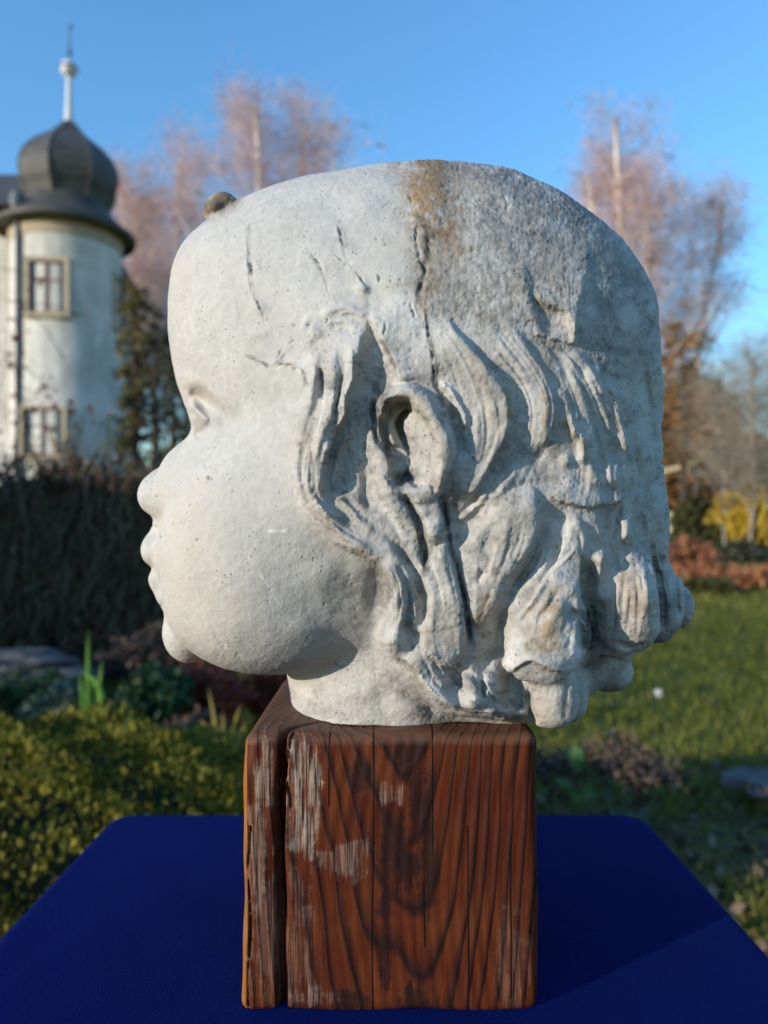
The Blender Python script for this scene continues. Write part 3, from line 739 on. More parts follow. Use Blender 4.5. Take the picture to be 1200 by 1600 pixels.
def at(u, v, Y):
    """the place in the world that the photograph shows at pixel (u, v), at distance Y"""
    p = w3(u, v, Y); p[2] += CAMZ; return p
def simple(name, c, rough=.8, var=None, scale=8, spec=.3, bump=None, grain=6):
    """a colour with uneven patches of a second one"""
    g = NT(name); co = g.coord()
    col = g.mix(g.ramp(g.noise(co, scale, grain, .6), (.36, 0.0), (.66, 1.0)), c, var or tuple(x*.7 for x in c))
    g.l(col, g.b.inputs['Base Color']); g.b.inputs['Roughness'].default_value = rough; g.b.inputs['Specular IOR Level'].default_value = spec
    if bump: g.bump(g.noise(co, bump[0], 5, .6), bump[1], bump[2])
    return g.m
def leafmat(name, cols, trans=.25, rough=.55):
    """every leaf its own tone: a random value per leaf picks among the colours; light passes through a little"""
    g = NT(name); r = g.n('NewGeometry').outputs['Random Per Island']
    col = g.ramp(r, *[(i/max(1, len(cols)-1), c) for i, c in enumerate(cols)])
    g.l(col, g.b.inputs['Base Color']); g.b.inputs['Roughness'].default_value = rough; g.b.inputs['Specular IOR Level'].default_value = .25
    if trans:
        t = g.n('BsdfTranslucent'); g.l(col, t.inputs['Color']); mx = g.n('MixShader', Fac=trans)
        g.l(g.b.outputs[0], mx.inputs[1]); g.l(t.outputs[0], mx.inputs[2]); g.l(mx.outputs[0], g.t.nodes['Material Output'].inputs['Surface'])
    return g.m

def unit(v): return v/(np.linalg.norm(v, axis=-1, keepdims=True)+1e-9)
def leaves(P, size, aspect=.55, up=None, droop=0.0, r=rng):
    """leaf-shaped quads at the points P; up = preferred blade direction per leaf"""
    n = len(P); sz = size*(.6+.8*r.random((n, 1)))
    d = unit(r.normal(size=(n, 3))) if up is None else unit(up+.55*r.normal(size=(n, 3)))
    d[:, 2] -= droop; d = unit(d)
    w = unit(np.cross(d, r.normal(size=(n, 3)))); nn = np.cross(d, w)
    a = P; b = P+d*sz*.5+w*sz*aspect*.5+nn*sz*.08; c = P+d*sz; e = P+d*sz*.5-w*sz*aspect*.5+nn*sz*.08
    V = np.stack([a, b, c, e], 1).reshape(-1, 3)
    return V, np.arange(4*n).reshape(n, 4)
def slivers(P, D, L, w, r=rng):
    """thin twigs from P along D"""
    n = len(P); D = unit(D); L = np.broadcast_to(L, n).reshape(n, 1)*(.6+.8*r.random((n, 1))); s = unit(np.cross(D, r.normal(size=(n, 3))))*w*.5
    k = unit(D+.35*r.normal(size=(n, 3)))
    M = P+D*L*.5; E = M+k*L*.5
    V = np.stack([P-s, P+s, M+s*.7, E, M-s*.7], 1).reshape(-1, 3)
    return V, np.arange(5*n).reshape(n, 5)
def inball(n, r=rng):
    v = unit(r.normal(size=(n, 3))); return v*(r.random((n, 1))**(1/3))
# ---------------------------------------------------------------- ground
GG = np.concatenate([np.linspace(-6, 14, 161), np.linspace(15, 60, 40)[:], np.linspace(70, 700, 20)])
gx = np.unique(np.concatenate([-np.geomspace(12, 700, 24), np.linspace(-11.5, 11.5, 150), np.geomspace(12, 700, 24)]))
gy = np.unique(np.concatenate([-np.geomspace(4, 60, 8), np.linspace(-3, 14, 120), np.geomspace(14.5, 900, 40)]))
def ground_z(x, y):
    """almost flat garden, rising gently far to the right"""
    x, y = np.asarray(x, float), np.asarray(y, float)
    z = .022*np.sin(x*1.7+.4)*np.cos(y*1.3)+.014*np.sin(x*4.1+y*3.3)
    z = z+.045*np.clip(x-2.5, 0, 30)*np.clip((y-4)/8, 0, 1)*np.clip((40-y)/20, 0, 1)*.6
    return z-.03
X, Y_ = np.meshgrid(gx, gy, indexing='ij')
Vg = np.stack([X, Y_, ground_z(X, Y_)], 2).reshape(-1, 3); nx, ny = X.shape
I = np.arange(nx*ny).reshape(nx, ny)
Fg = np.stack([I[:-1, :-1], I[1:, :-1], I[1:, 1:], I[:-1, 1:]], 2).reshape(-1, 4)
g = NT('turf'); c = g.coord()
big = g.noise(c, .55, 4, .6); mid = g.noise(c, 3.2, 5, .65); fine = g.noise(c, 34, 4, .7)
col = g.mix(g.ramp(mid, (.36, 0.0), (.64, 1.0)), (.10, .112, .015), (.16, .155, .022))
col = g.mix(g.ramp(fine, (.42, 0.0), (.7, .8)), col, (.095, .10, .035))
soil = g.mix(g.ramp(fine, (.35, 0.0), (.65, 1.0)), (.045, .034, .026), (.105, .078, .058))
pos = g.n('SeparateXYZ'); g.l(c, pos.inputs[0])
edge = g.math('ADD', g.math('MULTIPLY', big, 2.6), pos.outputs[1])                  # bare bed near the table
bedm = g.ramp(g.math('DIVIDE', edge, 10.0), (.40, 1.0), (.50, 0.0))
col = g.mix(g.math('MULTIPLY', bedm, g.ramp(mid, (.38, 1.0), (.58, .25))), col, soil)
g.l(col, g.b.inputs['Base Color']); g.b.inputs['Roughness'].default_value = .95; g.b.inputs['Specular IOR Level'].default_value = .15
g.bump(g.math('ADD', fine, mid), .8, .03)
tag(obj('ground', Vg, Fg, g.m, smooth=True), kind='structure', label='garden ground of mown grass and bare bed')

# ---------------------------------------------------------------- table, cloth, block
TT = CAMZ-.258                                              # top of the cloth
tx0, tx1, ty0, ty1 = -.2485, .2385, .16, .682
oak = simple('table_wood', (.22, .14, .08), .6, (.12, .075, .04), 20)
tb = thing('garden_table', 'small wooden table hidden under the dark blue cloth', 'table', (0, .42, 0))
MB().box((tx0+.006, ty0+.006, TT-.031), (tx1-.006, ty1-.006, TT-.0055)).build('table_top', oak, tb)
for sx in (tx0+.03, tx1-.075):
    for sy in (ty0+.03, ty1-.075):
        MB().box((sx, sy, -.03), (sx+.045, sy+.045, TT-.0312)).build('leg', oak, tb)
def roundrect(x0, y0, x1, y1, r, n=10):
    out = []
    for cx, cy, a in ((x1-r, y1-r, 0), (x0+r, y1-r, 90), (x0+r, y0+r, 180), (x1-r, y0+r, 270)):
        out += [(cx+r*math.cos(R(a+90*k/n)), cy+r*math.sin(R(a+90*k/n))) for k in range(n+1)]
    return np.array(out)
base = roundrect(tx0, ty0, tx1, ty1, .024, 12)
L_ = np.r_[0, np.cumsum(np.hypot(*np.diff(np.vstack([base, base[:1]]), axis=0).T))]; per = L_[-1]
s_ = np.linspace(0, per, 481)[:-1]
bx = np.interp(s_, L_, np.r_[base[:, 0], base[0, 0]]); by = np.interp(s_, L_, np.r_[base[:, 1], base[0, 1]])
cx, cy = (tx0+tx1)/2, (ty0+ty1)/2
nrmx = np.gradient(np.r_[by[-3:], by, by[:3]])[3:-3]; nrmy = -np.gradient(np.r_[bx[-3:], bx, bx[:3]])[3:-3]
nl = np.hypot(nrmx, nrmy); nrmx, nrmy = nrmx/nl, nrmy/nl
rings = []
def sag(x, y): return .0004*np.sin(x*37+y*21)*np.sin(y*31-x*9)+.0003*np.sin(x*80+1)*np.sin(y*64)
for k in np.linspace(0.02, .952, 42):
    x, y = cx+(bx-cx)*k, cy+(by-cy)*k; rings.append(np.stack([x, y, TT-.0012+sag(x, y)*np.clip((.94-k)*12, 0, 1)], 1))
for a in np.linspace(0, 90, 7):
    o = .009; rings.append(np.stack([bx+nrmx*(o*math.sin(R(a))-o), by+nrmy*(o*math.sin(R(a))-o), np.full(len(bx), TT-.0012-o+o*math.cos(R(a)))], 1))
for k in np.linspace(.03, 1, 18):
    f = (.5+.5*np.sin(s_*2*math.pi/per*22+2*np.sin(s_*9)))*.035*k**1.2+.012*k
    rings.append(np.stack([bx+nrmx*f, by+nrmy*f, np.full(len(bx), TT-.0102-.60*k)], 1))
Vc = np.concatenate(rings+[np.array([[cx, cy, TT-.0012]])]); m = len(bx)
Fc = [(i*m+k, i*m+(k+1) % m, (i+1)*m+(k+1) % m, (i+1)*m+k) for i in range(len(rings)-1) for k in range(m)]
Fc += [(len(Vc)-1, (k+1) % m, k) for k in range(m)]
g = NT('blue_baize'); c = g.coord()
col = g.mix(g.ramp(g.noise(c, 700, 3, .7), (.35, 0.0), (.7, 1.0)), (.0001, .0048, .058), (.0002, .0078, .086))
col = g.mix(g.ramp(g.noise(c, 1500, 2, .6), (.705, 0.0), (.76, .5)), col, (.02, .03, .10))
g.l(col, g.b.inputs['Base Color']); g.b.inputs['Roughness'].default_value = .95; g.b.inputs['Specular IOR Level'].default_value = .06
g.b.inputs['Sheen Weight'].default_value = .03; g.b.inputs['Sheen Roughness'].default_value = .45; g.b.inputs['Sheen Tint'].default_value = (.05, .12, 1, 1)
g.bump(g.math('ADD', g.noise(c, 900, 3, .7), g.noise(c, 60, 3, .6)), .5, .0012)
cloth = obj('tablecloth', Vc, Fc, g.m, smooth=True)
tag(cloth, 'plain dark blue felt cloth draped over the table under the wooden block', 'tablecloth')

# wooden block: rounded, split from its left front edge
_sv = VOX, GX, GY, GZ
VOX = .0010
GX = np.arange(-.083, .092, VOX, dtype=np.float32); GY = np.arange(.394, .566, VOX, dtype=np.float32); GZ = np.arange(-.264, -.104, VOX, dtype=np.float32)
x, y, z = GX[:, None, None], GY[None, :, None], GZ[None, None, :]
wob = .0005*np.sin(z*60+1)+.0003*np.sin(z*150)
bc, bh = np.array([.0035, .480, -.1856]), np.array([.0805, .0800, .0752]); rr = .0065
taper = -.0012*(z+.1841)/.147
dx = np.abs(x-bc[0]-wob*.8)-(bh[0]+taper)+rr; dy = np.abs(y-bc[1]-wob*.5)-bh[1]+rr; dz = np.abs(z-bc[2]-.0008*np.sin(x*90))-bh[2]+rr*.75
f = (np.sqrt(np.maximum(dx, 0)**2+np.maximum(dy, 0)**2+(np.maximum(dz, 0)*1.25)**2)+np.minimum(np.maximum(np.maximum(dx, dy), dz), 0)-rr).astype(np.float32)
d = y-.400                                                  # the wide shake: opens at the front, runs back to the right towards the pith
wid = np.clip(.0023*(1-d/.040), 0, 1)+.0004*np.sin(z*120)
crack = (np.abs(x-(-.0561+.20*d+20*np.clip(d, 0, 1)**2+.0005*np.sin(z*45)))*.85-wid).astype(np.float32)+np.where(d > .038, .01, 0).astype(np.float32)
f = smax(f, -crack, .0016)
for cxx, w0, z0, z1, dp in ((-.0739, .0007, -.258, -.16, .012), (-.0518, .0007, -.150, -.105, .006)):
    cr = np.maximum(np.abs(x-cxx-.0009*np.sin(z*110)-.5*(y-.40))-w0, y-.400-dp)
    cr = np.maximum(cr, np.maximum(z0-z, z-z1)).astype(np.float32); f = smax(f, -cr, .0006)
f = f+(.00025*np.sin(x*900+6*np.sin(z*25))*np.clip(1-d/.003, 0, 1)).astype(np.float32)
BV, BQ = surface_nets(f); BV = relax(BV, BQ, 2, .45)
VOX, GX, GY, GZ = _sv
g = NT('old_varnished_pine'); c = g.n('TexCoord').outputs['Object']
pos = g.n('SeparateXYZ'); g.l(c, pos.inputs[0]); px_, py_, pz_ = pos.outputs
stretch = g.n('Mapping'); stretch.inputs['Scale'].default_value = (1, 1, .22); g.l(c, stretch.inputs['Vector']); cs = stretch.outputs[0]
wobx = g.math('MULTIPLY', g.math('SUBTRACT', g.noise(cs, 22, 3, .5), .5), .013)
woby = g.math('MULTIPLY', g.math('SUBTRACT', g.noise(cs, 13, 2, .5), .5), .046)
zz = g.math('ADD', pz_, -(CAMZ-.1841))
rx = g.math('ADD', g.math('ADD', px_, -.0060), wobx)
tilt = g.math('MULTIPLY', zz, .13)
ry = g.math('ADD', g.math('ADD', g.math('ADD', py_, -.436), tilt), woby)
rad = g.math('SQRT', g.math('ADD', g.math('MULTIPLY', rx, rx), g.math('MULTIPLY', ry, ry)))
ph = g.math('FRACT', g.math('MULTIPLY', rad, 170.0))
late = g.ramp(ph, (0.0, .75), (.10, .08), (.55, .0), (.80, .55), (.93, 1.0), (1.0, .75))
fib = g.n('Mapping'); fib.inputs['Scale'].default_value = (1, 1, .035); g.l(c, fib.inputs['Vector'])
f1 = g.noise(fib.outputs[0], 900, 4, .65); f2 = g.noise(fib.outputs[0], 260, 4, .6)
early = g.mix(g.ramp(f2, (.32, 0.0), (.68, 1.0)), (.108, .021, .006), (.048, .010, .0045))
early = g.mix(g.ramp(g.noise(c, 24, 4, .6), (.4, 0.0), (.7, .7)), early, (.125, .034, .010))
col = g.mix(g.math('MULTIPLY', late, g.ramp(g.noise(cs, 30, 3, .5), (.3, .72), (.6, 1.0))), early, (.012, .006, .006))
patchn = g.noise(c, 85, 5, .65)
def blot(cxp, cyp, rxx, rzz, lo, hi):
    """a soft worn or scorched spot on the front, frayed along the grain"""
    p = at(cxp, cyp, .40)
    ax = g.math('DIVIDE', g.math('SUBTRACT', px_, float(p[0])), rxx); az = g.math('DIVIDE', g.math('SUBTRACT', pz_, float(p[2])), rzz)
    dd = g.math('ADD', g.math('ADD', g.math('MULTIPLY', ax, ax), g.math('MULTIPLY', az, az)), g.math('ADD', g.math('MULTIPLY', g.math('SUBTRACT', f2, .5), 3.4), g.math('MULTIPLY', g.math('SUBTRACT', patchn, .5), 4.0)))
    fr = g.ramp(py_, (.408, 1.0), (.43, 0.0))
    return g.math('MULTIPLY', g.ramp(dd, (lo, 1.0), (hi, 0.0)), fr)
for b in ((612,1325,.009,.024), (640,1360,.010,.012), (668,1318,.006,.042), (655,1250,.006,.02), (600,1420,.005,.018), (652,1560,.014,.010), (640,1170,.012,.010), (560,1210,.007,.016), (545,1560,.01,.008), (600,1500,.004,.02)):
    col = g.mix(g.math('MULTIPLY', blot(*b, .35, 1.2), .9), col, (.020, .008, .007))
for b, s in (((474,1225,.010,.030), .8), ((470,1290,.009,.022), .6), ((548,1340,.016,.012), .38), ((414,1200,.006,.030), .65), ((400,1330,.009,.03), .35), ((612,1240,.008,.007), .35), ((490,1555,.014,.006), .5), ((440,1470,.02,.05), .22), ((800,1500,.01,.03), .18)):
    col = g.mix(g.math('MULTIPLY', g.math('MULTIPLY', blot(*b, .3, 1.25), g.ramp(f1, (.42, .0), (.58, 1.0))), s), col, (.33, .26, .20))
ed = g.ramp(px_, (0.0, 0.0), (1.0, 0.0))
# the left edge is painted brighter orange, for the sun striking it
lefte = g.math('LESS_THAN', px_, -.0743)
col = g.mix(g.math('MULTIPLY', lefte, .6), col, (.36, .14, .030))
topm = g.ramp(g.math('ADD', pz_, -(CAMZ-.1165)), (.0, 0.0), (.004, .7))
col = g.mix(g.math('MULTIPLY', topm, g.ramp(g.noise(c, 50, 4), (.3, .6), (.7, 1.0))), col, (.13, .072, .048))
# hair checks down the front
chk = None
for u_, v0, v1 in ((583, 1130, 1610), (676, 1130, 1335), (732, 1290, 1610), (662, 1380, 1480), (515, 1140, 1260), (797, 1300, 1560)):
    xx = float(at(u_, 1300, .40)[0]); za, zb = float(at(u_, v1, .40)[2]), float(at(u_, v0, .40)[2])
    dd = g.math('ABSOLUTE', g.math('ADD', g.math('SUBTRACT', px_, xx), g.math('MULTIPLY', g.math('SUBTRACT', g.noise(cs, 40, 2), .5), .004)))
    wv = g.math('MULTIPLY', g.math('MULTIPLY', g.math('LESS_THAN', dd, .00042), g.math('GREATER_THAN', pz_, za)), g.math('LESS_THAN', pz_, zb))
    chk = wv if chk is None else g.math('MAXIMUM', chk, wv)
col = g.mix(chk, col, (.006, .004, .004))
g.l(col, g.b.inputs['Base Color'])
g.l(g.ramp(f2, (.3, .42), (.7, .62)), g.b.inputs['Roughness']); g.b.inputs['Specular IOR Level'].default_value = .14
hh = g.math('SUBTRACT', g.math('ADD', g.math('MULTIPLY', late, .55), g.math('MULTIPLY', f1, .5)), g.math('MULTIPLY', chk, 1.6))
g.bump(hh, .5, .0012)
block_me = quick_mesh('wooden_block', BV+np.array([0, 0, CAMZ]), BQ); block_me.materials.append(g.m)
block = bpy.data.objects.new('wooden_block', block_me); COL.objects.link(block)
tag(block, 'square block of old reddish brown varnished wood with a wide split, carrying the plaster head', 'plinth')
# ---------------------------------------------------------------- the manor at the left: wing and round tower
TY = 24.0; sc = TY/F
tc = at(105, 830, TY); tcx, tcy = tc[0], tc[1]
def zt(v): return CAMZ+(V0-v)*sc
g = NT('lime_render'); c = g.coord()
col = g.mix(g.ramp(g.noise(c, .9, 5, .65), (.38, 0.0), (.62, 1.0)), (.62, .60, .54), (.47, .445, .385))
st = g.n('Mapping'); st.inputs['Scale'].default_value = (1, 1, .18); g.l(c, st.inputs['Vector'])
col = g.mix(g.ramp(g.noise(st.outputs[0], 3.2, 5, .6), (.50, 0.0), (.74, .75)), col, (.30, .275, .225))
col = g.mix(g.ramp(g.noise(c, 2.4, 6, .7), (.60, 0.0), (.66, .7)), col, (.36, .30, .22))
g.l(col, g.b.inputs['Base Color']); g.b.inputs['Roughness'].default_value = .95; g.bump(g.noise(c, 14, 5), .3, .02); RENDER = g.m
CREAM = simple('ochre_stucco', (.45, .38, .27), .9, (.36, .30, .21), 3)
g = NT('slates'); c = g.coord()
br = g.n('TexBrick', Scale=1.0); br.inputs['Brick Width'].default_value = .26; br.inputs['Row Height'].default_value = .15; br.inputs['Mortar Size'].default_value = .010
uvc = g.n('Mapping'); uvc.inputs['Rotation'].default_value = (R(90), 0, 0); g.l(c, uvc.inputs['Vector']); g.l(uvc.outputs[0], br.inputs['Vector'])
br.inputs['Color1'].default_value = (.045, .042, .038, 1); br.inputs['Color2'].default_value = (.070, .065, .056, 1); br.inputs['Mortar'].default_value = (.025, .024, .024, 1)
col = g.mix(g.ramp(g.noise(c, 1.6, 5), (.4, 0.0), (.7, .6)), br.outputs['Color'], (.085, .078, .064))
g.l(col, g.b.inputs['Base Color']); g.b.inputs['Roughness'].default_value = .65; g.bump(br.outputs['Fac'], .4, -.01); SLATE = g.m
ZINC = simple('zinc', (.10, .115, .13), .6, (.07, .085, .10), 6, .5)
WHITEP = simple('pale_zinc', (.70, .70, .68), .4, (.55, .55, .54), 9, .5)
WOODF = simple('window_wood', (.13, .065, .045), .6, (.08, .045, .035), 20)
g = NT('old_glass'); c = g.coord()
g.b.inputs['Base Color'].default_value = (.05, .055, .065, 1); g.b.inputs['Roughness'].default_value = .06; g.b.inputs['Specular IOR Level'].default_value = 1.0
g.b.inputs['Metallic'].default_value = .35; g.bump(g.noise(c, 2.5, 2), .06, .05); GLASS = g.m

tower = thing('round_tower', 'round white rendered tower with slate onion dome, tall pale spire and wooden windows', 'tower', (tcx, tcy, 0))
RW_ = 80*sc; RE = 102*sc
m = MB(); m.lathe([(RW_+.10, -.2), (RW_+.10, .7), (RW_, .78), (RW_, zt(392))], (tcx, tcy), 72); m.build('wall', RENDER, tower, True)
m = MB(); m.lathe([(RW_+.02, zt(394)), (RW_+.05, zt(390)), (RW_+.06, zt(375)), (RW_+.14, zt(368)), (RW_+.30, zt(362))], (tcx, tcy), 72); m.build('cornice', CREAM, tower, True)
m = MB(); m.lathe([(RE-.12, zt(376)), (RE, zt(373)), (RE+.01, zt(367)), (90*sc, zt(358)), (76*sc, zt(345)), (66*sc, zt(332)), (58*sc, zt(318))], (tcx, tcy), 72); m.build('eaves_roof', SLATE, tower)
prof = [(61, 326), (66, 312), (72, 300), (75.5, 287), (75, 274), (70, 258), (62, 246), (50, 233), (36, 222), (25, 213), (17, 204), (11, 196), (6, 190), (2, 184)]
m = MB(); m.lathe([(r*sc/math.cos(R(8)), zt(v)) for r, v in prof], (tcx+3*sc, tcy), 8, -math.pi/2+R(1)); dome = m.build('onion_dome', SLATE, tower)
m = MB()
for k in range(8):
    a = -math.pi/2+R(1)+k*math.pi/4
    m.tube([(tcx+3*sc+r*sc/math.cos(R(8))*math.cos(a), tcy+r*sc/math.cos(R(8))*math.sin(a), zt(v)) for r, v in prof], .025, 5)
m.build('ridge_roll', SLATE, dome)
fx = tcx+3*sc
m = MB(); m.lathe([(.17, zt(192)), (.13, zt(184)), (.10, zt(150)), (.085, zt(120)), (.07, zt(117))], (fx, tcy), 16); m.build('spire', WHITEP, tower, True)
m = MB(); m.lathe([(max(.01, 13*sc*math.cos(t)), zt(108)+13*sc*math.sin(t)) for t in np.linspace(-1.5, 1.5, 15)], (fx, tcy), 24); ball = m.build('spire_ball', WHITEP, tower, True)
m = MB(); m.lathe([(13.6*sc, zt(109.5)), (14*sc, zt(108)), (13.6*sc, zt(106.5))], (fx, tcy), 24); m.build('band', ZINC, ball, True)
m = MB(); m.tube([(fx, tcy, zt(96)), (fx+.03, tcy, zt(38))], [.035, .016], 7); m.box((fx-.07, tcy-.02, zt(84)), (fx+.10, tcy+.02, zt(80))); m.box((fx-.02, tcy-.012, zt(44)), (fx+.14, tcy+.012, zt(40)))
m.lathe([(.01, zt(86)), (.06, zt(84)), (.06, zt(81)), (.01, zt(79))], (fx, tcy), 10); m.build('weathervane', ZINC, tower, True)

def round_window(name, u0, u1, v0, v1, ang=None, sur=7, light=True):
    """a casement set on the curve of the tower wall"""
    um = (u0+u1)/2
    a = math.atan2(-1, 0) if ang is None else ang
    if ang is None:
        off = (um-105)*sc; th = math.asin(max(-1, min(1, off/RW_))); view = math.atan2(-tcy, -tcx); a = view+th
    n = np.array([math.cos(a), math.sin(a), 0]); tt_ = np.array([-math.sin(a), math.cos(a), 0]); o = np.array([tcx, tcy, 0])+n*(RW_-.04)
    w = (u1-u0)*sc/2; yn = 1-(RW_*math.cos(a-math.atan2(-tcy, -tcx)))/TY; z0, z1 = CAMZ+(V0-v1)*sc*yn, CAMZ+(V0-v0)*sc*yn
    if ang is not None: w = .48
    def slab(mb, x0, x1, a0, a1, d0, d1):
        V = [o+tt_*x+n*d+np.array([0, 0, zz]) for zz in (a0, a1) for x, d in ((x0, d0), (x1, d0), (x1, d1), (x0, d1))]
        mb.add(V, [(0, 3, 2, 1), (4, 5, 6, 7), (0, 1, 5, 4), (1, 2, 6, 5), (2, 3, 7, 6), (3, 0, 4, 7)]); return mb
    s = sur*sc; m = MB()
    slab(m, -w-s, -w, z0-s, z1+s, -.12, .10); slab(m, w, w+s, z0-s, z1+s, -.12, .10); slab(m, -w, w, z1, z1+s, -.12, .10); slab(m, -w, w, z0-s, z0, -.12, .14)
    win_ = m.build('window', CREAM, tower)
    m = MB(); b = .055
    slab(m, -w, -w+b, z0, z1, -.06, .045); slab(m, w-b, w, z0, z1, -.06, .045); slab(m, -w+b, w-b, z1-b, z1, -.06, .045); slab(m, -w+b, w-b, z0, z0+b, -.06, .045)
    slab(m, -.06, .06, z0+b, z1-b, -.06, .055); slab(m, -w+b, -.06, z0+(z1-z0)*.62, z0+(z1-z0)*.62+.05, -.06, .04); slab(m, .06, w-b, z0+(z1-z0)*.62, z0+(z1-z0)*.62+.05, -.06, .04)
    m.build('frame', WOODF, win_)
    for q in ((-w+b, -.06), (.06, w-b)):
        m = MB(); slab(m, q[0], q[1], z0+b, z1-b, -.03, .0); m.build('pane', GLASS, win_)
round_window('window', 53, 103, 410, 490); round_window('window', 44, 102, 640, 712, sur=5)
va = math.atan2(-tcy, -tcx)
round_window('window', 0, 0, 425, 510, va+R(71), sur=2); round_window('window', 0, 0, 648, 720, va+R(62), sur=2)
m = MB(); a0 = va+R(-52); px0, py0 = tcx+math.cos(a0)*(RW_+.09), tcy+math.sin(a0)*(RW_+.09)
m.tube([(px0, py0, zt(372)), (px0, py0, zt(380)), (px0, py0, .1)], .075, 10); m.lathe([(.20, zt(336)), (.24, zt(350)), (.11, zt(368)), (.07, zt(374))], (px0, py0), 12); m.build('drainpipe', ZINC, tower, True)

wing = thing('manor_wing', 'white manor wing with dark slate roof running out of view behind the tower', 'house', (tcx-5, tcy+3, 0))
wx1 = tcx-.6; wy0 = tcy-.3
MB().box((wx1-12, wy0, -.2), (wx1, wy0+9, zt(352))).build('wall', RENDER, wing)
MB().box((wx1-12.1, wy0-.14, zt(352)), (wx1, wy0+9.1, zt(338))).build('cornice', CREAM, wing)
zr0, zr1 = zt(337), zt(205)
m = MB(); V = [(wx1-12.4, wy0-.55, zr0), (wx1+.2, wy0-.55, zr0), (wx1+.2, wy0+9.5, zr0), (wx1-12.4, wy0+9.5, zr0), (wx1-12.4, wy0+3.2, zr1), (wx1-.6, wy0+3.2, zr1)]
m.add(V, [(0, 1, 5, 4), (1, 2, 5), (2, 3, 4, 5), (3, 0, 4), (0, 3, 2, 1)]); roof = m.build('roof', SLATE, wing)
MB().box((wx1-6.2, wy0+2.7, zr1-.7), (wx1-5.2, wy0+3.7, zr1+.9)).build('chimney', simple('brick_red', (.25, .12, .09), .9), roof)
for k in range(2):
    for v0, v1 in ((410, 490), (640, 712)):
        xw = wx1-2.6-k*3.2; m = MB(); z0, z1 = zt(v1), zt(v0)
        for b in (((xw-.72, -.72), (z0-.14, z1+.14)),): pass
        m.box((xw-.70, wy0-.05, z0-.14), (xw-.55, wy0+.02, z1+.14)); m.box((xw+.55, wy0-.05, z0-.14), (xw+.70, wy0+.02, z1+.14)); m.box((xw-.55, wy0-.05, z1), (xw+.55, wy0+.02, z1+.14)); m.box((xw-.55, wy0-.07, z0-.14), (xw+.55, wy0+.02, z0))
        wn = m.build('window', CREAM, wing)
        m = MB(); m.box((xw-.549, wy0-.03, z0), (xw-.49, wy0+.01, z1)); m.box((xw+.49, wy0-.03, z0), (xw+.549, wy0+.01, z1)); m.box((xw-.05, wy0-.035, z0), (xw+.05, wy0+.01, z1)); m.build('frame', WOODF, wn)
        for q in (-.49, .05): MB().box((xw+q, wy0-.015, z0+.001), (xw+q+.44, wy0+.005, z1-.001)).build('pane', GLASS, wn)

# ---------------------------------------------------------------- trees
BARK = {'birch': simple('birch_bark', (.74, .68, .62), .8, (.50, .44, .39), 3), 'dark': simple('dark_bark', (.075, .055, .042), .95, (.04, .03, .024), 5), 'grey': simple('grey_bark', (.32, .28, .23), .95, (.20, .17, .14), 5)}
TW = {'birch': leafmat('birch_twigs', [(.60, .42, .41), (.68, .49, .46), (.74, .52, .40), (.62, .47, .48)], .4),
      'tan': leafmat('tan_twigs', [(.50, .32, .18), (.42, .26, .16), (.56, .38, .20)], .3),
      'grey': leafmat('grey_twigs', [(.34, .29, .22), (.46, .39, .28), (.26, .21, .17)], .2),
      'larch': leafmat('rusty_needles', [(.24, .13, .05), (.32, .185, .07), (.19, .10, .042), (.38, .23, .09)], .3),
      'pine': leafmat('dark_needles', [(.020, .030, .020), (.035, .042, .026), (.050, .050, .030)], .1),
      'gold': leafmat('golden_leaves', [(.42, .28, .03), (.55, .40, .05), (.34, .22, .03)], .35),
      'goldlarch': leafmat('dull_gold_needles', [(.16, .115, .025), (.22, .16, .035), (.10, .085, .03), (.07, .065, .03)], .25),
      'olive': leafmat('olive_leaves', [(.045, .050, .018), (.075, .075, .024), (.028, .034, .014)], .2),
      'rust': leafmat('rust_leaves', [(.30, .12, .055), (.40, .18, .08), (.22, .085, .045)], .25)}
def branch(p, d, L, r0, n, rg, up=.15, wob=.25):
    pts = [np.array(p, float)]; d = unit(np.array(d, float))
    for _ in range(n):
        d = unit(d+wob*rg.normal(size=3)*.5+np.array([0, 0, up])); pts.append(pts[-1]+d*L/n)
    return np.array(pts), np.linspace(r0, r0*.25, n+1)
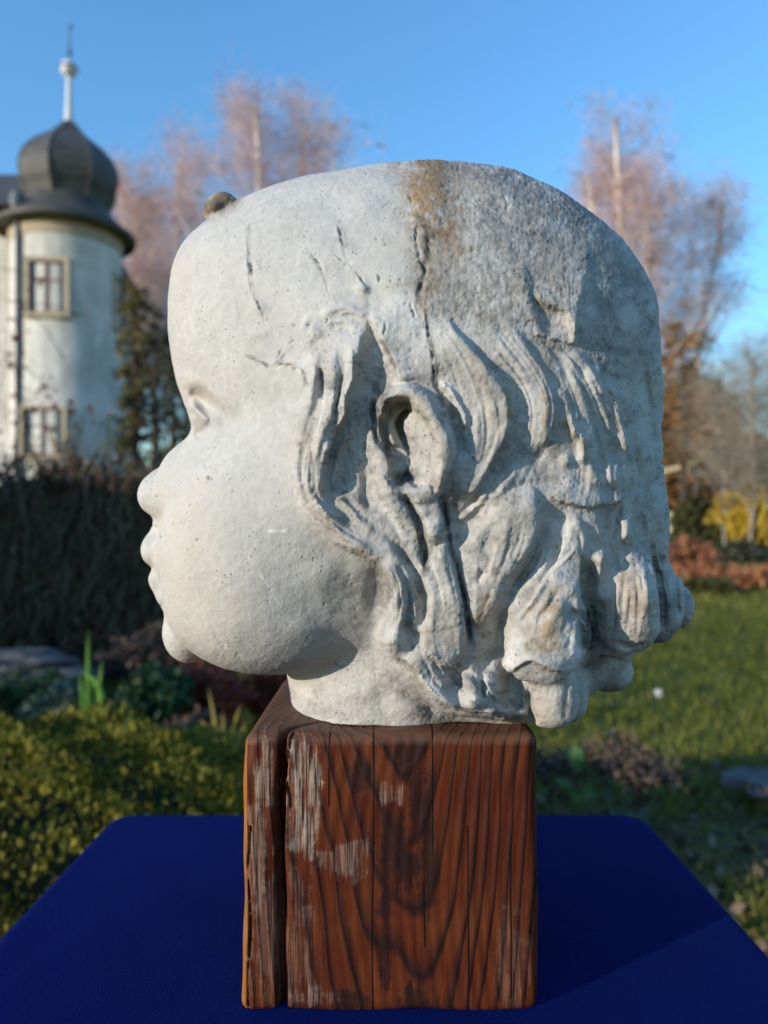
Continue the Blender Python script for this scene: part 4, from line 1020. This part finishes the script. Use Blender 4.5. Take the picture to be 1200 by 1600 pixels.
def birch(u, vtop, Y, label, seed, spread=1.0, lean=0, twig='birch', vis=.35, group='bare birches behind the garden', name='birch_tree', stems=1, dens=1.0, bark='birch'):
    """white trunk, rising limbs and a haze of fine hanging twigs"""
    rg = np.random.default_rng(seed); b = at(u, 0, Y); top = at(u, vtop, Y)[2]; b[2] = float(ground_z(b[0], b[1])); H_ = top-b[2]
    t = thing(name, label, 'tree', tuple(b), group); m = MB(); P, D = [], []
    for sidx in range(stems):
        tr, rr_ = branch(b+[0, 0, -.1], (lean+(sidx-(stems-1)/2)*.07, .05*rg.normal(), 1), H_*(1-.08*sidx), .15*H_/20, 14, rg, .10, .10)
        m.tube(tr, .30*rr_+.085*H_/20+.02, 8)
        nl = int(34*dens)
        for k in range(nl):
            f = .24+.74*k/nl; q = np.array([np.interp(f*14, np.arange(15), tr[:, i]) for i in range(3)])
            a = rg.random()*2*math.pi; L = H_*.33*spread*(1.18-f)*(.6+.6*rg.random())+.5
            lb, lr = branch(q, (math.cos(a)*.75, math.sin(a)*.75, 1.0), L, .085*H_/20*(1.2-f), 7, rg, .05, .35); m.tube(lb, lr, 5)
            for _ in range(9):
                f2 = .25+.75*rg.random(); q2 = np.array([np.interp(f2*7, np.arange(8), lb[:, i]) for i in range(3)])
                sb, sr = branch(q2, (rg.normal()*.8, rg.normal()*.8, .7), .5+L*.30*rg.random(), .018, 4, rg, -.05, .5)
                P.append(sb[1:]); D.append(np.gradient(sb, axis=0)[1:])
                if rg.random() < .35: m.tube(sb, sr, 4, False)
    m.build('trunk', BARK[bark], t, True)
    P = np.concatenate(P); D = np.concatenate(D); k = 11
    P = np.repeat(P, k, 0)+rg.normal(size=(len(P)*k, 3))*.36; D = unit(np.repeat(D, k, 0))+.9*rg.normal(size=P.shape)+np.array([0, 0, -.15])
    V, Fq = slivers(P, D, .42*H_/20+.1, .013*Y/34*H_/20+.003, rg); obj('crown', V, Fq, TW[twig], t)
    return t
birch(366, 136, 34, 'tallest pale birch with twisting white trunk, rising behind the brow of the head', 1, 1.3, -.005)
birch(418, 158, 36, 'pinkish bare birch just right of the tallest one, half hidden by the head', 2, 1.35, .03)
birch(318, 232, 35, 'shorter tan birch crown left of the tallest birch, right above the forehead', 3, 1.3, -.02)
birch(258, 285, 36, 'low rosy birch crown between the tower eaves and the forehead', 4, 1.15, -.03)
birch(216, 330, 38, 'small tan birch closest to the tower wall', 15, 1.1, -.02, 'tan')
birch(968, 218, 36, 'broad pinkish bare birch with several white stems behind the back of the head', 5, 1.3, .0, stems=3, dens=.8)
birch(1030, 300, 38, 'thin rosy birch leaning away behind the back of the head', 6, 1.25, .01)
for u, vt, Y, sd_, lb in ((1172, 560, 25, 7, 'bare grey tree with forked trunk at the edge of the picture'), (1134, 610, 26, 8, 'small bare grey tree between the rusty tree and the forked one'), (1215, 600, 24.5, 18, 'bare grey tree cut by the picture edge')):
    birch(u, vt, Y, lb, sd_, 1.5, 0, 'grey', name='bare_tree', group='bare grey trees on the right', bark='grey', dens=.8)

def conifer(u, vtop, vbot, Y, wpx, label, seed, mat='larch', name='conifer', n=150, gaps=.0, k=34, lsz=.4, group=None, shape=.85):
    """trunk with tiers of drooping boughs, each bough a spray of needles clumps"""
    rg = np.random.default_rng(seed); b = at(u, 0, Y); top = at(u, vtop, Y)[2]; low = at(u, vbot, Y)[2]; b[2] = float(ground_z(b[0], b[1]))
    t = thing(name, label, 'tree', tuple(b), group); m = MB(); W_ = wpx*Y/F
    m.tube([b+[0, 0, -.1], b+[.05, 0, (top-b[2])*.5], [b[0], b[1], top]], [.03*(top-b[2])*.5+.05, .10, .02], 8)
    P, U = [], []
    for i in range(n):
        f = (i+rg.random())/n; zz = low+(top-low)*f; L = W_*(1-f)**shape*(.55+.5*rg.random())+.15; a = rg.random()*2*math.pi
        d = np.array([math.cos(a), math.sin(a), -.10-.25*rg.random()]); tip = np.array([b[0], b[1], zz])+d*L
        m.tube([[b[0], b[1], zz], [b[0]+d[0]*L*.5, b[1]+d[1]*L*.5, zz+d[2]*L*.35], tip], [.04, .025, .008], 4, False)
        s = rg.random((k, 1))**.7
        q = np.array([b[0], b[1], zz])+d*L*s+rg.normal(size=(k, 3))*(.08+.10*L*s)*[1, 1, .6]
        P.append(q); U.append(np.tile(d+[0, 0, -.3], (k, 1)))
    m.build('trunk', BARK['dark'], t)
    V, Fq = leaves(np.concatenate(P), lsz, .45, np.concatenate(U), r=rg); obj('crown', V, Fq, TW[mat], t)
    return t
conifer(1066, 500, 720, 30, 52, 'ragged reddish brown conifer close behind the back of the head', 31, 'larch', n=44, k=30, lsz=.26, shape=.2)
conifer(1085, 560, 690, 31, 60, 'thin dark pine with a few ragged boughs beside the rusty conifer', 32, 'pine', n=16, k=34, lsz=.28, shape=.25)
conifer(240, 470, 800, 20, 40, 'sparse dark conifer between the tower and the face, sky showing through', 33, 'pine', n=24, k=26, lsz=.20, shape=.3)
conifer(268, 500, 800, 22, 60, 'brownish dark conifer right behind the bridge of the nose', 34, 'olive', n=40, k=26, lsz=.24, shape=.4)
conifer(209, 440, 820, 20, 13, 'narrow dull golden larch close to the right side of the tower', 35, 'goldlarch', n=80, k=22, lsz=.18, shape=.25)

def crown_tree(u, vc, Y, rx, rz, label, seed, mat, name='broad_tree', n=5000, lsz=.35, clumps=40, trunk=True, group=None, bark='dark', cat='tree', fill=.42, ry=None, up=None):
    """trunk, limbs to every clump, and clumps of leaves with gaps between them"""
    rg = np.random.default_rng(seed); c = at(u, vc, Y); b = c.copy(); b[2] = float(ground_z(c[0], c[1])); rx, rz = rx*Y/F, rz*Y/F; ry = rx if ry is None else ry
    t = thing(name, label, cat, tuple(b), group); m = MB()
    C = unit(rg.normal(size=(clumps, 3)))*(.35+.65*rg.random((clumps, 1))**.5)*[rx, ry, rz]+c
    C[:, 2] = np.maximum(C[:, 2], b[2]+.15)
    fork = b+(c-b)*.45
    tk = 1 if rz > .6 else .25; m.tube([b+[0, 0, -.1], fork], [(.04*rz+.05)*tk, (.03*rz+.03)*tk], 8)
    for q in C: m.tube([fork, (fork+q)/2+rg.normal(size=3)*.08*rz, q], [(.02*rz+.015)*tk, (.012*rz+.01)*tk, .006*tk], 4, False)
    m.build('trunk', BARK[bark], t)
    w = rg.random(clumps)+.4; idx = rg.choice(clumps, n, p=w/w.sum()); sz = (.6+.7*rg.random(clumps))[idx, None]
    P = C[idx]+inball(n, rg)*np.array([rx, ry, rz])*fill*sz; P[:, 2] = np.maximum(P[:, 2], b[2]+.02)
    V, Fq = leaves(P, lsz, .6, None if up is None else np.tile(np.array(up, float), (n, 1)), r=rg); obj('crown', V, Fq, TW[mat] if isinstance(mat, str) else mat, t)
    return t
rust = crown_tree(1078, 690, 34, 66, 92, 'big rounded rusty brown tree low behind the hair', 41, 'larch', n=9000, lsz=.34, clumps=46)
m = MB(); m.tube([at(1020, 742, 31.6), at(1060, 730, 30.6), at(1104, 744, 30.2)], [.14, .11, .04], 7); m.tube([at(1045, 734, 30.9), at(1090, 722, 30.6), at(1124, 706, 30.4)], [.10, .07, .03], 6); m.build('limb', simple('pale_limb', (.55, .47, .30), .9, (.40, .32, .20), 4), rust, True)
crown_tree(1092, 820, 27, 36, 40, 'dark olive bush in front of the rusty tree', 42, 'olive', 'evergreen_bush', 3500, .22, 24, cat='bush')
crown_tree(1172, 808, 26, 48, 44, 'bright yellow weeping willow at the right edge', 43, 'gold', 'willow_tree', 12000, .24, 44, fill=.40, up=(0, 0, -1.3))
crown_tree(1170, 872, 25, 44, 22, 'black green low bush under the yellow willow', 44, 'pine', 'evergreen_bush', 3000, .2, 22, cat='bush')
crown_tree(1100, 760, 40, 60, 40, 'brown tree top in the middle distance above the olive bush', 45, 'tan', n=4000, lsz=.4, clumps=30)
crown_tree(1160, 735, 46, 60, 60, 'tan tree mass behind the yellow willow', 46, 'tan', n=5000, lsz=.4, clumps=36)
for k, (u, v, Y, rx, rz, mt, lb) in enumerate(((1075, 905, 15.5, 46, 62, 'rust', 'tall rusty red shrub right beside the curls at the back of the head'), (1130, 925, 15, 46, 36, 'rust', 'low orange brown shrub right of the tall rusty one'),
        (1186, 930, 14.5, 44, 34, 'rust', 'orange brown shrub at the picture edge behind the sunny lawn'), (1110, 945, 13.2, 36, 22, 'olive', 'small green shrub in front of the orange ones'), (1045, 950, 14, 30, 36, 'larch', 'brown shrub half hidden by the rearmost curl'), (1240, 930, 15, 50, 40, 'rust', 'orange shrub just outside the right edge'))):
    crown_tree(u, v, Y, rx, rz, lb, 50+k, mt, 'garden_shrub', 3600, .13, 34, group='autumn shrubs along the lawn', cat='shrub', fill=.36)
# the far woods closing the view
rg = np.random.default_rng(77); n = 60000
a = rg.random(n)*1.9-.95; rd = 62+rg.random(n)*22; xx = rd*np.sin(a)*1.1; yy = rd*np.cos(a)
ht = (5.5+2.5*np.sin(a*23)+2.0*np.sin(a*57+1)+1.2*np.sin(a*131))*np.clip(1.25-.4*(a < 0), 0, 2); zz = ht*rg.random(n)**.8+ground_z(xx, yy)
V, Fq = leaves(np.stack([xx, yy, zz], 1), .6, .35, np.tile([0, 0, 1.], (n, 1)), r=rg)
tag(obj('distant_wood', V, Fq, leafmat('wood_twigs', [(.11, .085, .06), (.16, .12, .08), (.08, .065, .05)], .2)), kind='stuff', label='brown bare woods closing the view')

# ---------------------------------------------------------------- left garden: dark creeper hedge, rocks, plants
IVY = leafmat('creeper_leaves', [(.06, .065, .035), (.11, .085, .05), (.16, .075, .06), (.08, .10, .045), (.22, .12, .085)], .15)
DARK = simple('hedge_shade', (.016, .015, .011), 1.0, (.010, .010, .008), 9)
def hedge(name, label, x0, x1, y0, y1, zf, mat, n, lsz, cat='hedge', core=DARK, seed=1, wav=.12, down=True):
    rg = np.random.default_rng(seed); t = thing(name, label, cat, ((x0+x1)/2, (y0+y1)/2, 0)); K = 24
    X = np.linspace(x0, x1, K); top = np.array([zf(q) for q in X])
    V = []; 
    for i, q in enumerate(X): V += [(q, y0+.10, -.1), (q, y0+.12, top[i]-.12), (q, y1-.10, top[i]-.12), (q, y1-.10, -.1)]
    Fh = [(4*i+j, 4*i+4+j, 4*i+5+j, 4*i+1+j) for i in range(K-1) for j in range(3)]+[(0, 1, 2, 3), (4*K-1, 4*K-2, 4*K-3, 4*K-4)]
    obj('stems', V, Fh, core, t)  # closed hull; its near-black colour stands in for shade among the leaves
    u = rg.random(n); q = x0+(x1-x0)*u; tz = np.interp(q, X, top); face = rg.random(n) < .68
    lump = wav*(np.sin(q*5.3)+np.sin(q*11.7+1)+rg.normal(size=n)*.5)
    yy = np.where(face, y0+rg.random(n)**2*.25-np.abs(rg.normal(size=n))*wav*.4, y0+(y1-y0)*rg.random(n)); zz = np.where(face, rg.random(n)*tz, tz+lump*.5-rg.random(n)*.12)
    P = np.stack([q, yy, np.maximum(zz, .01)], 1); P[:, 1] += np.where(face, lump*.4*np.sin(zz*6), 0)
    ex = rg.random(n) < .13; P[ex, 2] = np.interp(P[ex, 0], X, top)+rg.exponential(.09, ex.sum())
    V, Fq = leaves(P, lsz, .7, np.tile([0, -.4, -.6 if down else .5], (n, 1)), r=rg)
    tag(obj('foliage', V, Fq, mat, t), kind='stuff')
    k = n//5; q = x0+(x1-x0)*rg.random(k); P = np.column_stack([q, y0-.02-.12*rg.random(k), np.interp(q, X, top)*(.25+.85*rg.random(k))]); D = np.tile([0, -.12, -1.0], (k, 1))+.22*rg.normal(size=(k, 3)); D[rg.random(k) < .25, 2] *= -1
    V, Fq = slivers(P, D, .34, .016, rg); tag(obj('twigs', V, Fq, TWIG, t), kind='stuff'); return t
TWIG = leafmat('creeper_twigs', [(.09, .06, .045), (.20, .11, .08), (.09, .11, .05), (.26, .16, .11), (.13, .075, .055), (.15, .16, .07)], .2)
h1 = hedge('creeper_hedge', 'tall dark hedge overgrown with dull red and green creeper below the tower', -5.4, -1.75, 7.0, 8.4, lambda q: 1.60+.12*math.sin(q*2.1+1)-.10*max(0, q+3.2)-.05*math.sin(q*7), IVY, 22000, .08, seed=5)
# red vine climbing up at the picture's left edge, on wires in front of the manor
VINE = leafmat('red_vine_leaves', [(.16, .025, .028), (.24, .05, .045), (.10, .03, .03), (.20, .09, .06)], .3)
vb = at(-6, 830, 9.0); vb[2] = 0
vine = thing('climbing_vine', 'thin climbing vine with sparse dark red leaves in front of the manor', 'vine', tuple(vb)); m = MB(); P = []
rg = np.random.default_rng(8)
for k in range(9):
    p = [vb+[.05*rg.normal(), .05*rg.normal(), 0]]; hgt_ = 2.2+2.0*rg.random()
    for i in range(14): p.append(p[-1]+np.array([.05*rg.normal()+.015*(k-3), .05*rg.normal(), hgt_/14]))
    m.tube(p, np.linspace(.014, .004, 15), 5, False); p = np.array(p)
    for _ in range(26): P.append(p[3+rg.integers(12)]+rg.normal(size=3)*[.10, .08, .10])
for (ua, va_, ub, vb_) in ((10, 470, 150, 500), (6, 560, 80, 610), (30, 600, 78, 650), (2, 420, 60, 440), (100, 560, 40, 480)):
    m.tube([at(ua, va_, 9), at((ua+ub)/2, (va_+vb_)/2-8, 9), at(ub, vb_, 9)], [.008, .006, .003], 4, False); P += [at(ub+rg.normal()*14, vb_+rg.normal()*9, 9) for _ in range(7)]
m.build('stem', BARK['dark'], vine); V, Fq = leaves(np.array(P), .075, .85, r=rg); obj('foliage', V, Fq, VINE, vine)
# rocks
ROCK = simple('grey_stone', (.11, .107, .107), .95, (.06, .06, .06), 7, bump=(16, .6, .02))
def rock(p, r, seed, label, group='grey rocks by the bed'):
    rg = np.random.default_rng(seed); bm = []; n, mm = 14, 9
    V = []
    k1, k2, k3 = rg.normal(size=(3, 3))
    for i in range(mm+1):
        for j in range(n):
            th, phh = math.pi*i/mm, 2*math.pi*j/n; d = np.array([math.sin(th)*math.cos(phh), math.sin(th)*math.sin(phh), math.cos(th)])
            q = 1+.16*math.sin(3*d@k1+1)+.13*math.sin(5*d@k2)+.07*math.sin(9*d@k3); V.append(p+np.sign(d)*np.abs(d)**.8*np.array(r)*q)
    Fq = [(i*n+j, i*n+(j+1) % n, (i+1)*n+(j+1) % n, (i+1)*n+j) for i in range(mm) for j in range(n)]
    o = obj('rock', V, Fq, ROCK); return tag(o, label, 'rock', group)
for u, v, Y, r, sd_, lb in ((30, 1045, 5.6, (.40, .3, .13), 1, 'broad grey rock at the left edge below the dark hedge'), (104, 1060, 5.4, (.22, .24, .08), 2, 'flat grey rock right behind the tall iris leaves'), (1192, 1222, 3.35, (.16, .14, .045), 3, 'flat grey stone lying in the grass at the right edge')):
    rock(at(u, v, Y), r, sd_, lb)
# box hedge, clipped, close behind the table at the left
BOX = leafmat('box_leaves', [(.06, .065, .008), (.11, .108, .012), (.18, .16, .016), (.26, .22, .024), (.085, .088, .011)], .25, .7)
rg = np.random.default_rng(12); n = 56000
bc_ = np.array([-1.15, 1.95, 0.0]); br_ = np.array([.98, .60, .655])
bh = thing('box_hedge', 'low clipped box hedge with small yellow green leaves at the left behind the blue cloth', 'hedge', tuple(bc_))
def boxsurf(d): # rounded cushion
    k = (np.abs(d)**3.2).sum(1, keepdims=True)**(1/3.2); return d/k
d = unit(rg.normal(size=(n, 3))); d[:, 2] = np.abs(d[:, 2]); q = boxsurf(d); lump = 1+.045*np.sin(q[:, :1]*14+q[:, 1:2]*9)+.035*np.sin(q[:, 1:2]*21+q[:, 2:]*17+q[:, :1]*6)
P = bc_+q*br_*lump*(1-.10*rg.random((n, 1))**1.5)
V, Fq = leaves(P, .019, .62, q*[.6, .6, 1.]+[0, 0, .3], r=rg); tag(obj('foliage', V, Fq, BOX, bh), kind='stuff')
t1, t2 = np.meshgrid(np.linspace(0, math.pi/2, 12), np.linspace(0, 2*math.pi, 33)[:-1], indexing='ij')
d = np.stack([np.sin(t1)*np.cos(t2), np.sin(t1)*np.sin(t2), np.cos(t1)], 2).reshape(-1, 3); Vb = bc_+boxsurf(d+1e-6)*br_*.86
I = np.arange(12*32).reshape(12, 32); Fb = np.stack([I[:-1], np.roll(I, -1, 1)[:-1], np.roll(I, -1, 1)[1:], I[1:]], 2).reshape(-1, 4); obj('stems', Vb, Fb, simple('box_shade', (.022, .022, .008), 1), bh)  # inner dome, coloured near-black for the shade between the leaves

# sword-leaved plants: every blade a part
def blade_plant(base, blades, mat, name, label, w, group=None, cat='plant'):
    t = thing(name, label, cat, tuple(base), group)
    for pts in blades:
        p = curve3(np.array(pts, float)); V, Fq = [], []; n = len(p)
        tg = np.gradient(p, axis=0); side = unit(np.cross(tg, [.25, -1, .1]))
        for i in range(n):
            f = i/(n-1); ww = w*(.55+.45*min(1, f*3))*(1-f**3)+.0006; fold = np.cross(side[i], unit(tg[i]))*ww*.25
            V += [p[i]-side[i]*ww*.5, p[i]+fold, p[i]+side[i]*ww*.5]
            if i: Fq += [(3*i-3, 3*i-2, 3*i+1, 3*i), (3*i-2, 3*i-1, 3*i+2, 3*i+1)]
        obj('leaf', V, Fq, mat, t, True)
    return t
def curve3(p, n=4):
    q = np.vstack([2*p[0]-p[1], p, 2*p[-1]-p[-2]]); out = []
    for i in range(1, len(q)-2):
        for t in np.arange(n)/n: out.append(.5*(2*q[i]+(q[i+1]-q[i-1])*t+(2*q[i-1]-5*q[i]+4*q[i+1]-q[i+2])*t*t+(3*q[i]-q[i-1]-3*q[i+1]+q[i+2])*t**3))
    return np.array(out+[p[-1]])
IRIS = simple('iris_green', (.10, .24, .025), .45, (.17, .30, .04), 14); IRISY = simple('iris_yellowing', (.44, .33, .055), .5, (.33, .24, .06), 14)
def px(lst, Y): return [at(u, v, Y) for u, v in lst]
Yi = 3.0; b = at(146, 1170, Yi); b[2] = 0
blade_plant(b, [[b]+px(l, Yi+dy) for l, dy in (([(140, 1140), (138, 1060), (138, 983)], .04), ([(134, 1150), (130, 1095), (124, 1050)], -.05), ([(150, 1150), (154, 1090), (160, 1030)], .0), ([(156, 1150), (160, 1100), (150, 1066), (126, 1050)], -.08), ([(142, 1150), (141, 1100), (146, 1060)], .1))], IRIS, 'iris_plant', 'upright bright green iris leaves behind the box hedge', .030, 'iris plants in the bed')
Yi = 2.7; b = at(350, 1240, Yi); b[2] = 0
blade_plant(b, [[b]+px(l, Yi+dy) for l, dy in (([(346, 1200), (338, 1140), (326, 1075)], 0), ([(352, 1200), (350, 1150), (348, 1112)], .06), ([(342, 1200), (334, 1150), (312, 1124)], -.05), ([(358, 1200), (362, 1150), (376, 1100)], .04), ([(362, 1210), (372, 1160), (384, 1130)], -.04))], IRISY, 'iris_plant', 'yellowing iris leaves beside the left top of the wooden block', .024, 'iris plants in the bed')
# low leafy plants of the bed
FERN = leafmat('bed_green', [(.025, .065, .022), (.045, .10, .035), (.06, .12, .06), (.03, .05, .02)], .25); SAGE = leafmat('bed_sage', [(.08, .12, .09), (.05, .09, .06)], .2)
RED = leafmat('red_leaves', [(.20, .035, .026), (.30, .07, .035), (.12, .026, .03), (.38, .11, .05)], .3); SEED = leafmat('dry_seedheads', [(.085, .058, .044), (.125, .09, .065), (.05, .036, .030)], .15)
def bushlet(u, v, Y, rx, rz, mat, label, seed, n=900, lsz=.05, name='bed_plant', group='low plants in the flower bed', fill=.45):
    crown_tree(u, v, Y, rx, rz, label, seed, mat, name, n, lsz, 20, group=group, cat='plant', fill=fill)
bushlet(36, 1095, 4.4, 60, 40, FERN, 'green leafy plant at the left edge in front of the broad rock', 61, 1500)
bushlet(100, 1105, 4.0, 46, 30, SAGE, 'grey green plant left of the upright iris', 62, 900)
bushlet(235, 1095, 3.9, 44, 42, FERN, 'fresh green leafy plant between the upright iris and the chin', 63, 1500, .06)
bushlet(190, 1110, 4.2, 36, 26, FERN, 'low green plant right behind the upright iris', 64, 800)
bushlet(262, 1010, 5.6, 56, 30, SEED, 'brown dry seed heads in the shade below the lips', 65, 1500)
bushlet(190, 1035, 6.0, 50, 30, SEED, 'brown dry plant in front of the dark hedge', 66, 1300)
bushlet(330, 1085, 4.2, 50, 44, RED, 'dark red leaved shrub below the chin', 67, 1700, .055)
bushlet(412, 1070, 4.5, 44, 46, RED, 'deep red shrub showing between jaw, neck and block', 68, 1500, .055)
bushlet(300, 1160, 3.4, 40, 36, SEED, 'dry brown plant behind the box hedge near the block', 69, 900)
LIT = leafmat('dead_leaves', [(.08, .05, .03), (.13, .085, .05), (.18, .125, .08), (.055, .036, .024), (.22, .165, .115), (.06, .075, .02), (.09, .11, .025)], .1, .8)
# right side: leafy plant, dead stalks, leaf litter, tufts
LIME = leafmat('lime_leaves', [(.13, .22, .045), (.09, .17, .05), (.18, .25, .07)], .35)
rg = np.random.default_rng(23)
def bigleaf_plant(u, v, Y, seed, label, nleaf, size, mat, group=None):
    rg = np.random.default_rng(seed); b = at(u, v, Y); b[2] = float(ground_z(b[0], b[1])); t = thing('leafy_plant', label, 'plant', tuple(b), group); c = at(u, v, Y)
    m = MB()
    for k in range(nleaf):
        q = c+rg.normal(size=3)*[size*1.1, size*.8, size*.7]; q[2] = max(q[2], b[2]+.03); m.tube([b, (b+q)/2+rg.normal(size=3)*.02, q], [.006, .005, .003], 4, False)
        n = unit(rg.normal(size=3)*.6+[0, -.7, .8]); u_ = unit(np.cross(n, rg.normal(size=3))); w_ = np.cross(n, u_); V = [q]; N_ = 12
        for i in range(N_):
            a = 2*math.pi*i/N_; r_ = size*(.55+.12*math.sin(5*a))*(1 if i else .35); V.append(q+u_*r_*math.cos(a)+w_*r_*math.sin(a)*.85+n*(-.10*size*math.sin(2*a)**2))
        obj('leaf', V, [(0, 1+i, 1+(i+1) % N_) for i in range(N_)], mat, t)
    m.build('stem', simple('green_stem', (.10, .13, .05), .7), t); return t
bigleaf_plant(905, 1215, 3.1, 3, 'lime green big leaved plant right of the wooden block', 12, .075, LIME)
bigleaf_plant(960, 1262, 2.9, 4, 'small pale green plant just above the back edge of the blue cloth', 6, .05, SAGE)
for k, (u, v, Y, lb) in enumerate(((1000, 1200, 2.9, 'dead brown stalks right of the lime green plant'), (950, 1175, 3.2, 'thin dry stalks behind the lime green plant'), (862, 1195, 3.2, 'dry brown plant close to the right side of the block'))):
    bushlet(u, v, Y, 50, 18, (SEED, LIT, SEED)[k], lb, 80+k, 700, .028, 'withered_plant', 'withered plants in the bare bed', .95)
n = 5200; q = np.stack([.2+3.4*rg.random(n)**1.2, 1.1+2.9*rg.random(n)], 1); q = np.concatenate([q, np.stack([rg.uniform(-3, 6, 900), rg.uniform(2.5, 9, 900)], 1)])
P = np.column_stack([q, ground_z(q[:, 0], q[:, 1])+.012]); V, Fq = leaves(P, .05, .6, np.tile([.0, 0, .05], (len(P), 1))+unit(rg.normal(size=(len(P), 3)))*[1, 1, .25], r=rg)
tag(obj('leaf_litter', V, Fq, LIT), kind='stuff', label='fallen brown leaves on the bed and lawn')
GR = leafmat('grass_blades', [(.11, .125, .016), (.15, .165, .022), (.19, .19, .028), (.22, .205, .05)], .3, .5)
n = 60000; gyv = 2.0+14*rg.random(n)**1.7; gxv = rg.uniform(-.62, .75, n)*gyv*1.0+.4; k = (gxv > 1.15-.0*gyv) | (gyv > 3.4); k &= ~((gyv < 3.2) & (np.sin(gxv*5)+np.sin(gyv*7) > -.2))
P = np.column_stack([gxv[k], gyv[k], ground_z(gxv[k], gyv[k])-.004]); V, Fq = slivers(P, np.tile([0, 0, 1.], (len(P), 1))+.45*rg.normal(size=(len(P), 3)), .055+.006*P[:, 1], (.004+.0012*P[:, 1])[:, None], rg)
tag(obj('lawn_grass', V, Fq, GR), kind='stuff', label='short green lawn grass')
WH = simple('white_scrap', (.75, .75, .72), .8)
pf = at(1030, 1083, 5.5); pf[2] = float(ground_z(pf[0], pf[1]))+.03; rg = np.random.default_rng(4)
tag(obj('pebble', pf+boxsurf(unit(rg.normal(size=(40, 3))))*[0, 0, 0]+0, [], WH), None) if False else None
V = [pf+np.array([math.cos(a)*.030*(.8+.3*math.sin(3*a)), math.sin(a)*.026, zz]) for zz in (-.03, .0, .022) for a in np.arange(9)*2*math.pi/9]
tag(obj('white_stone', V, [(i*9+j, i*9+(j+1) % 9, i*9+9+(j+1) % 9, i*9+9+j) for i in range(2) for j in range(9)]+[tuple(range(18, 27))], WH), 'small white stone lying on the lawn under the rear curls', 'stone')
# dry pale limb of a tree behind the hair
# unseen hedge added at the left, shaped to shade lawn, bed and creeper hedge
SHADE_LEAVES = TW['pine']
yw = thing('shade_hedge', 'unseen dark hedge added beside the garden to shade it', 'hedge', (-6.4, 3.2, 0)); n = 9000
for (y0, y1, hh_) in ((-.35, 3.7, 3.05), (3.7, 7.6, 2.5)):
    MB().box((-6.9, y0, -.1), (-6.0, y1 if y1 > 5 else y1-.01, hh_)).build('stems', DARK, yw) if y0 > 3 else MB().box((-6.5, y0, -.1), (-6.4, y1-.01, .5)).build('stems', DARK, yw)
    nn_ = n//2 if y0 > 3 else 3600; P = np.column_stack([rg.uniform(-7, -5.9, nn_), rg.uniform(y0, y1, nn_), rg.uniform(0, hh_+.1, nn_)]); f_ = rg.random(nn_) < .7; P[f_ & (y0 > 3), 0] = -5.98+rg.random((f_ & (y0 > 3)).sum())*.1
    V, Fq = leaves(P, .10, .4, r=rg); tag(obj('foliage', V, Fq, SHADE_LEAVES, yw), kind='stuff')
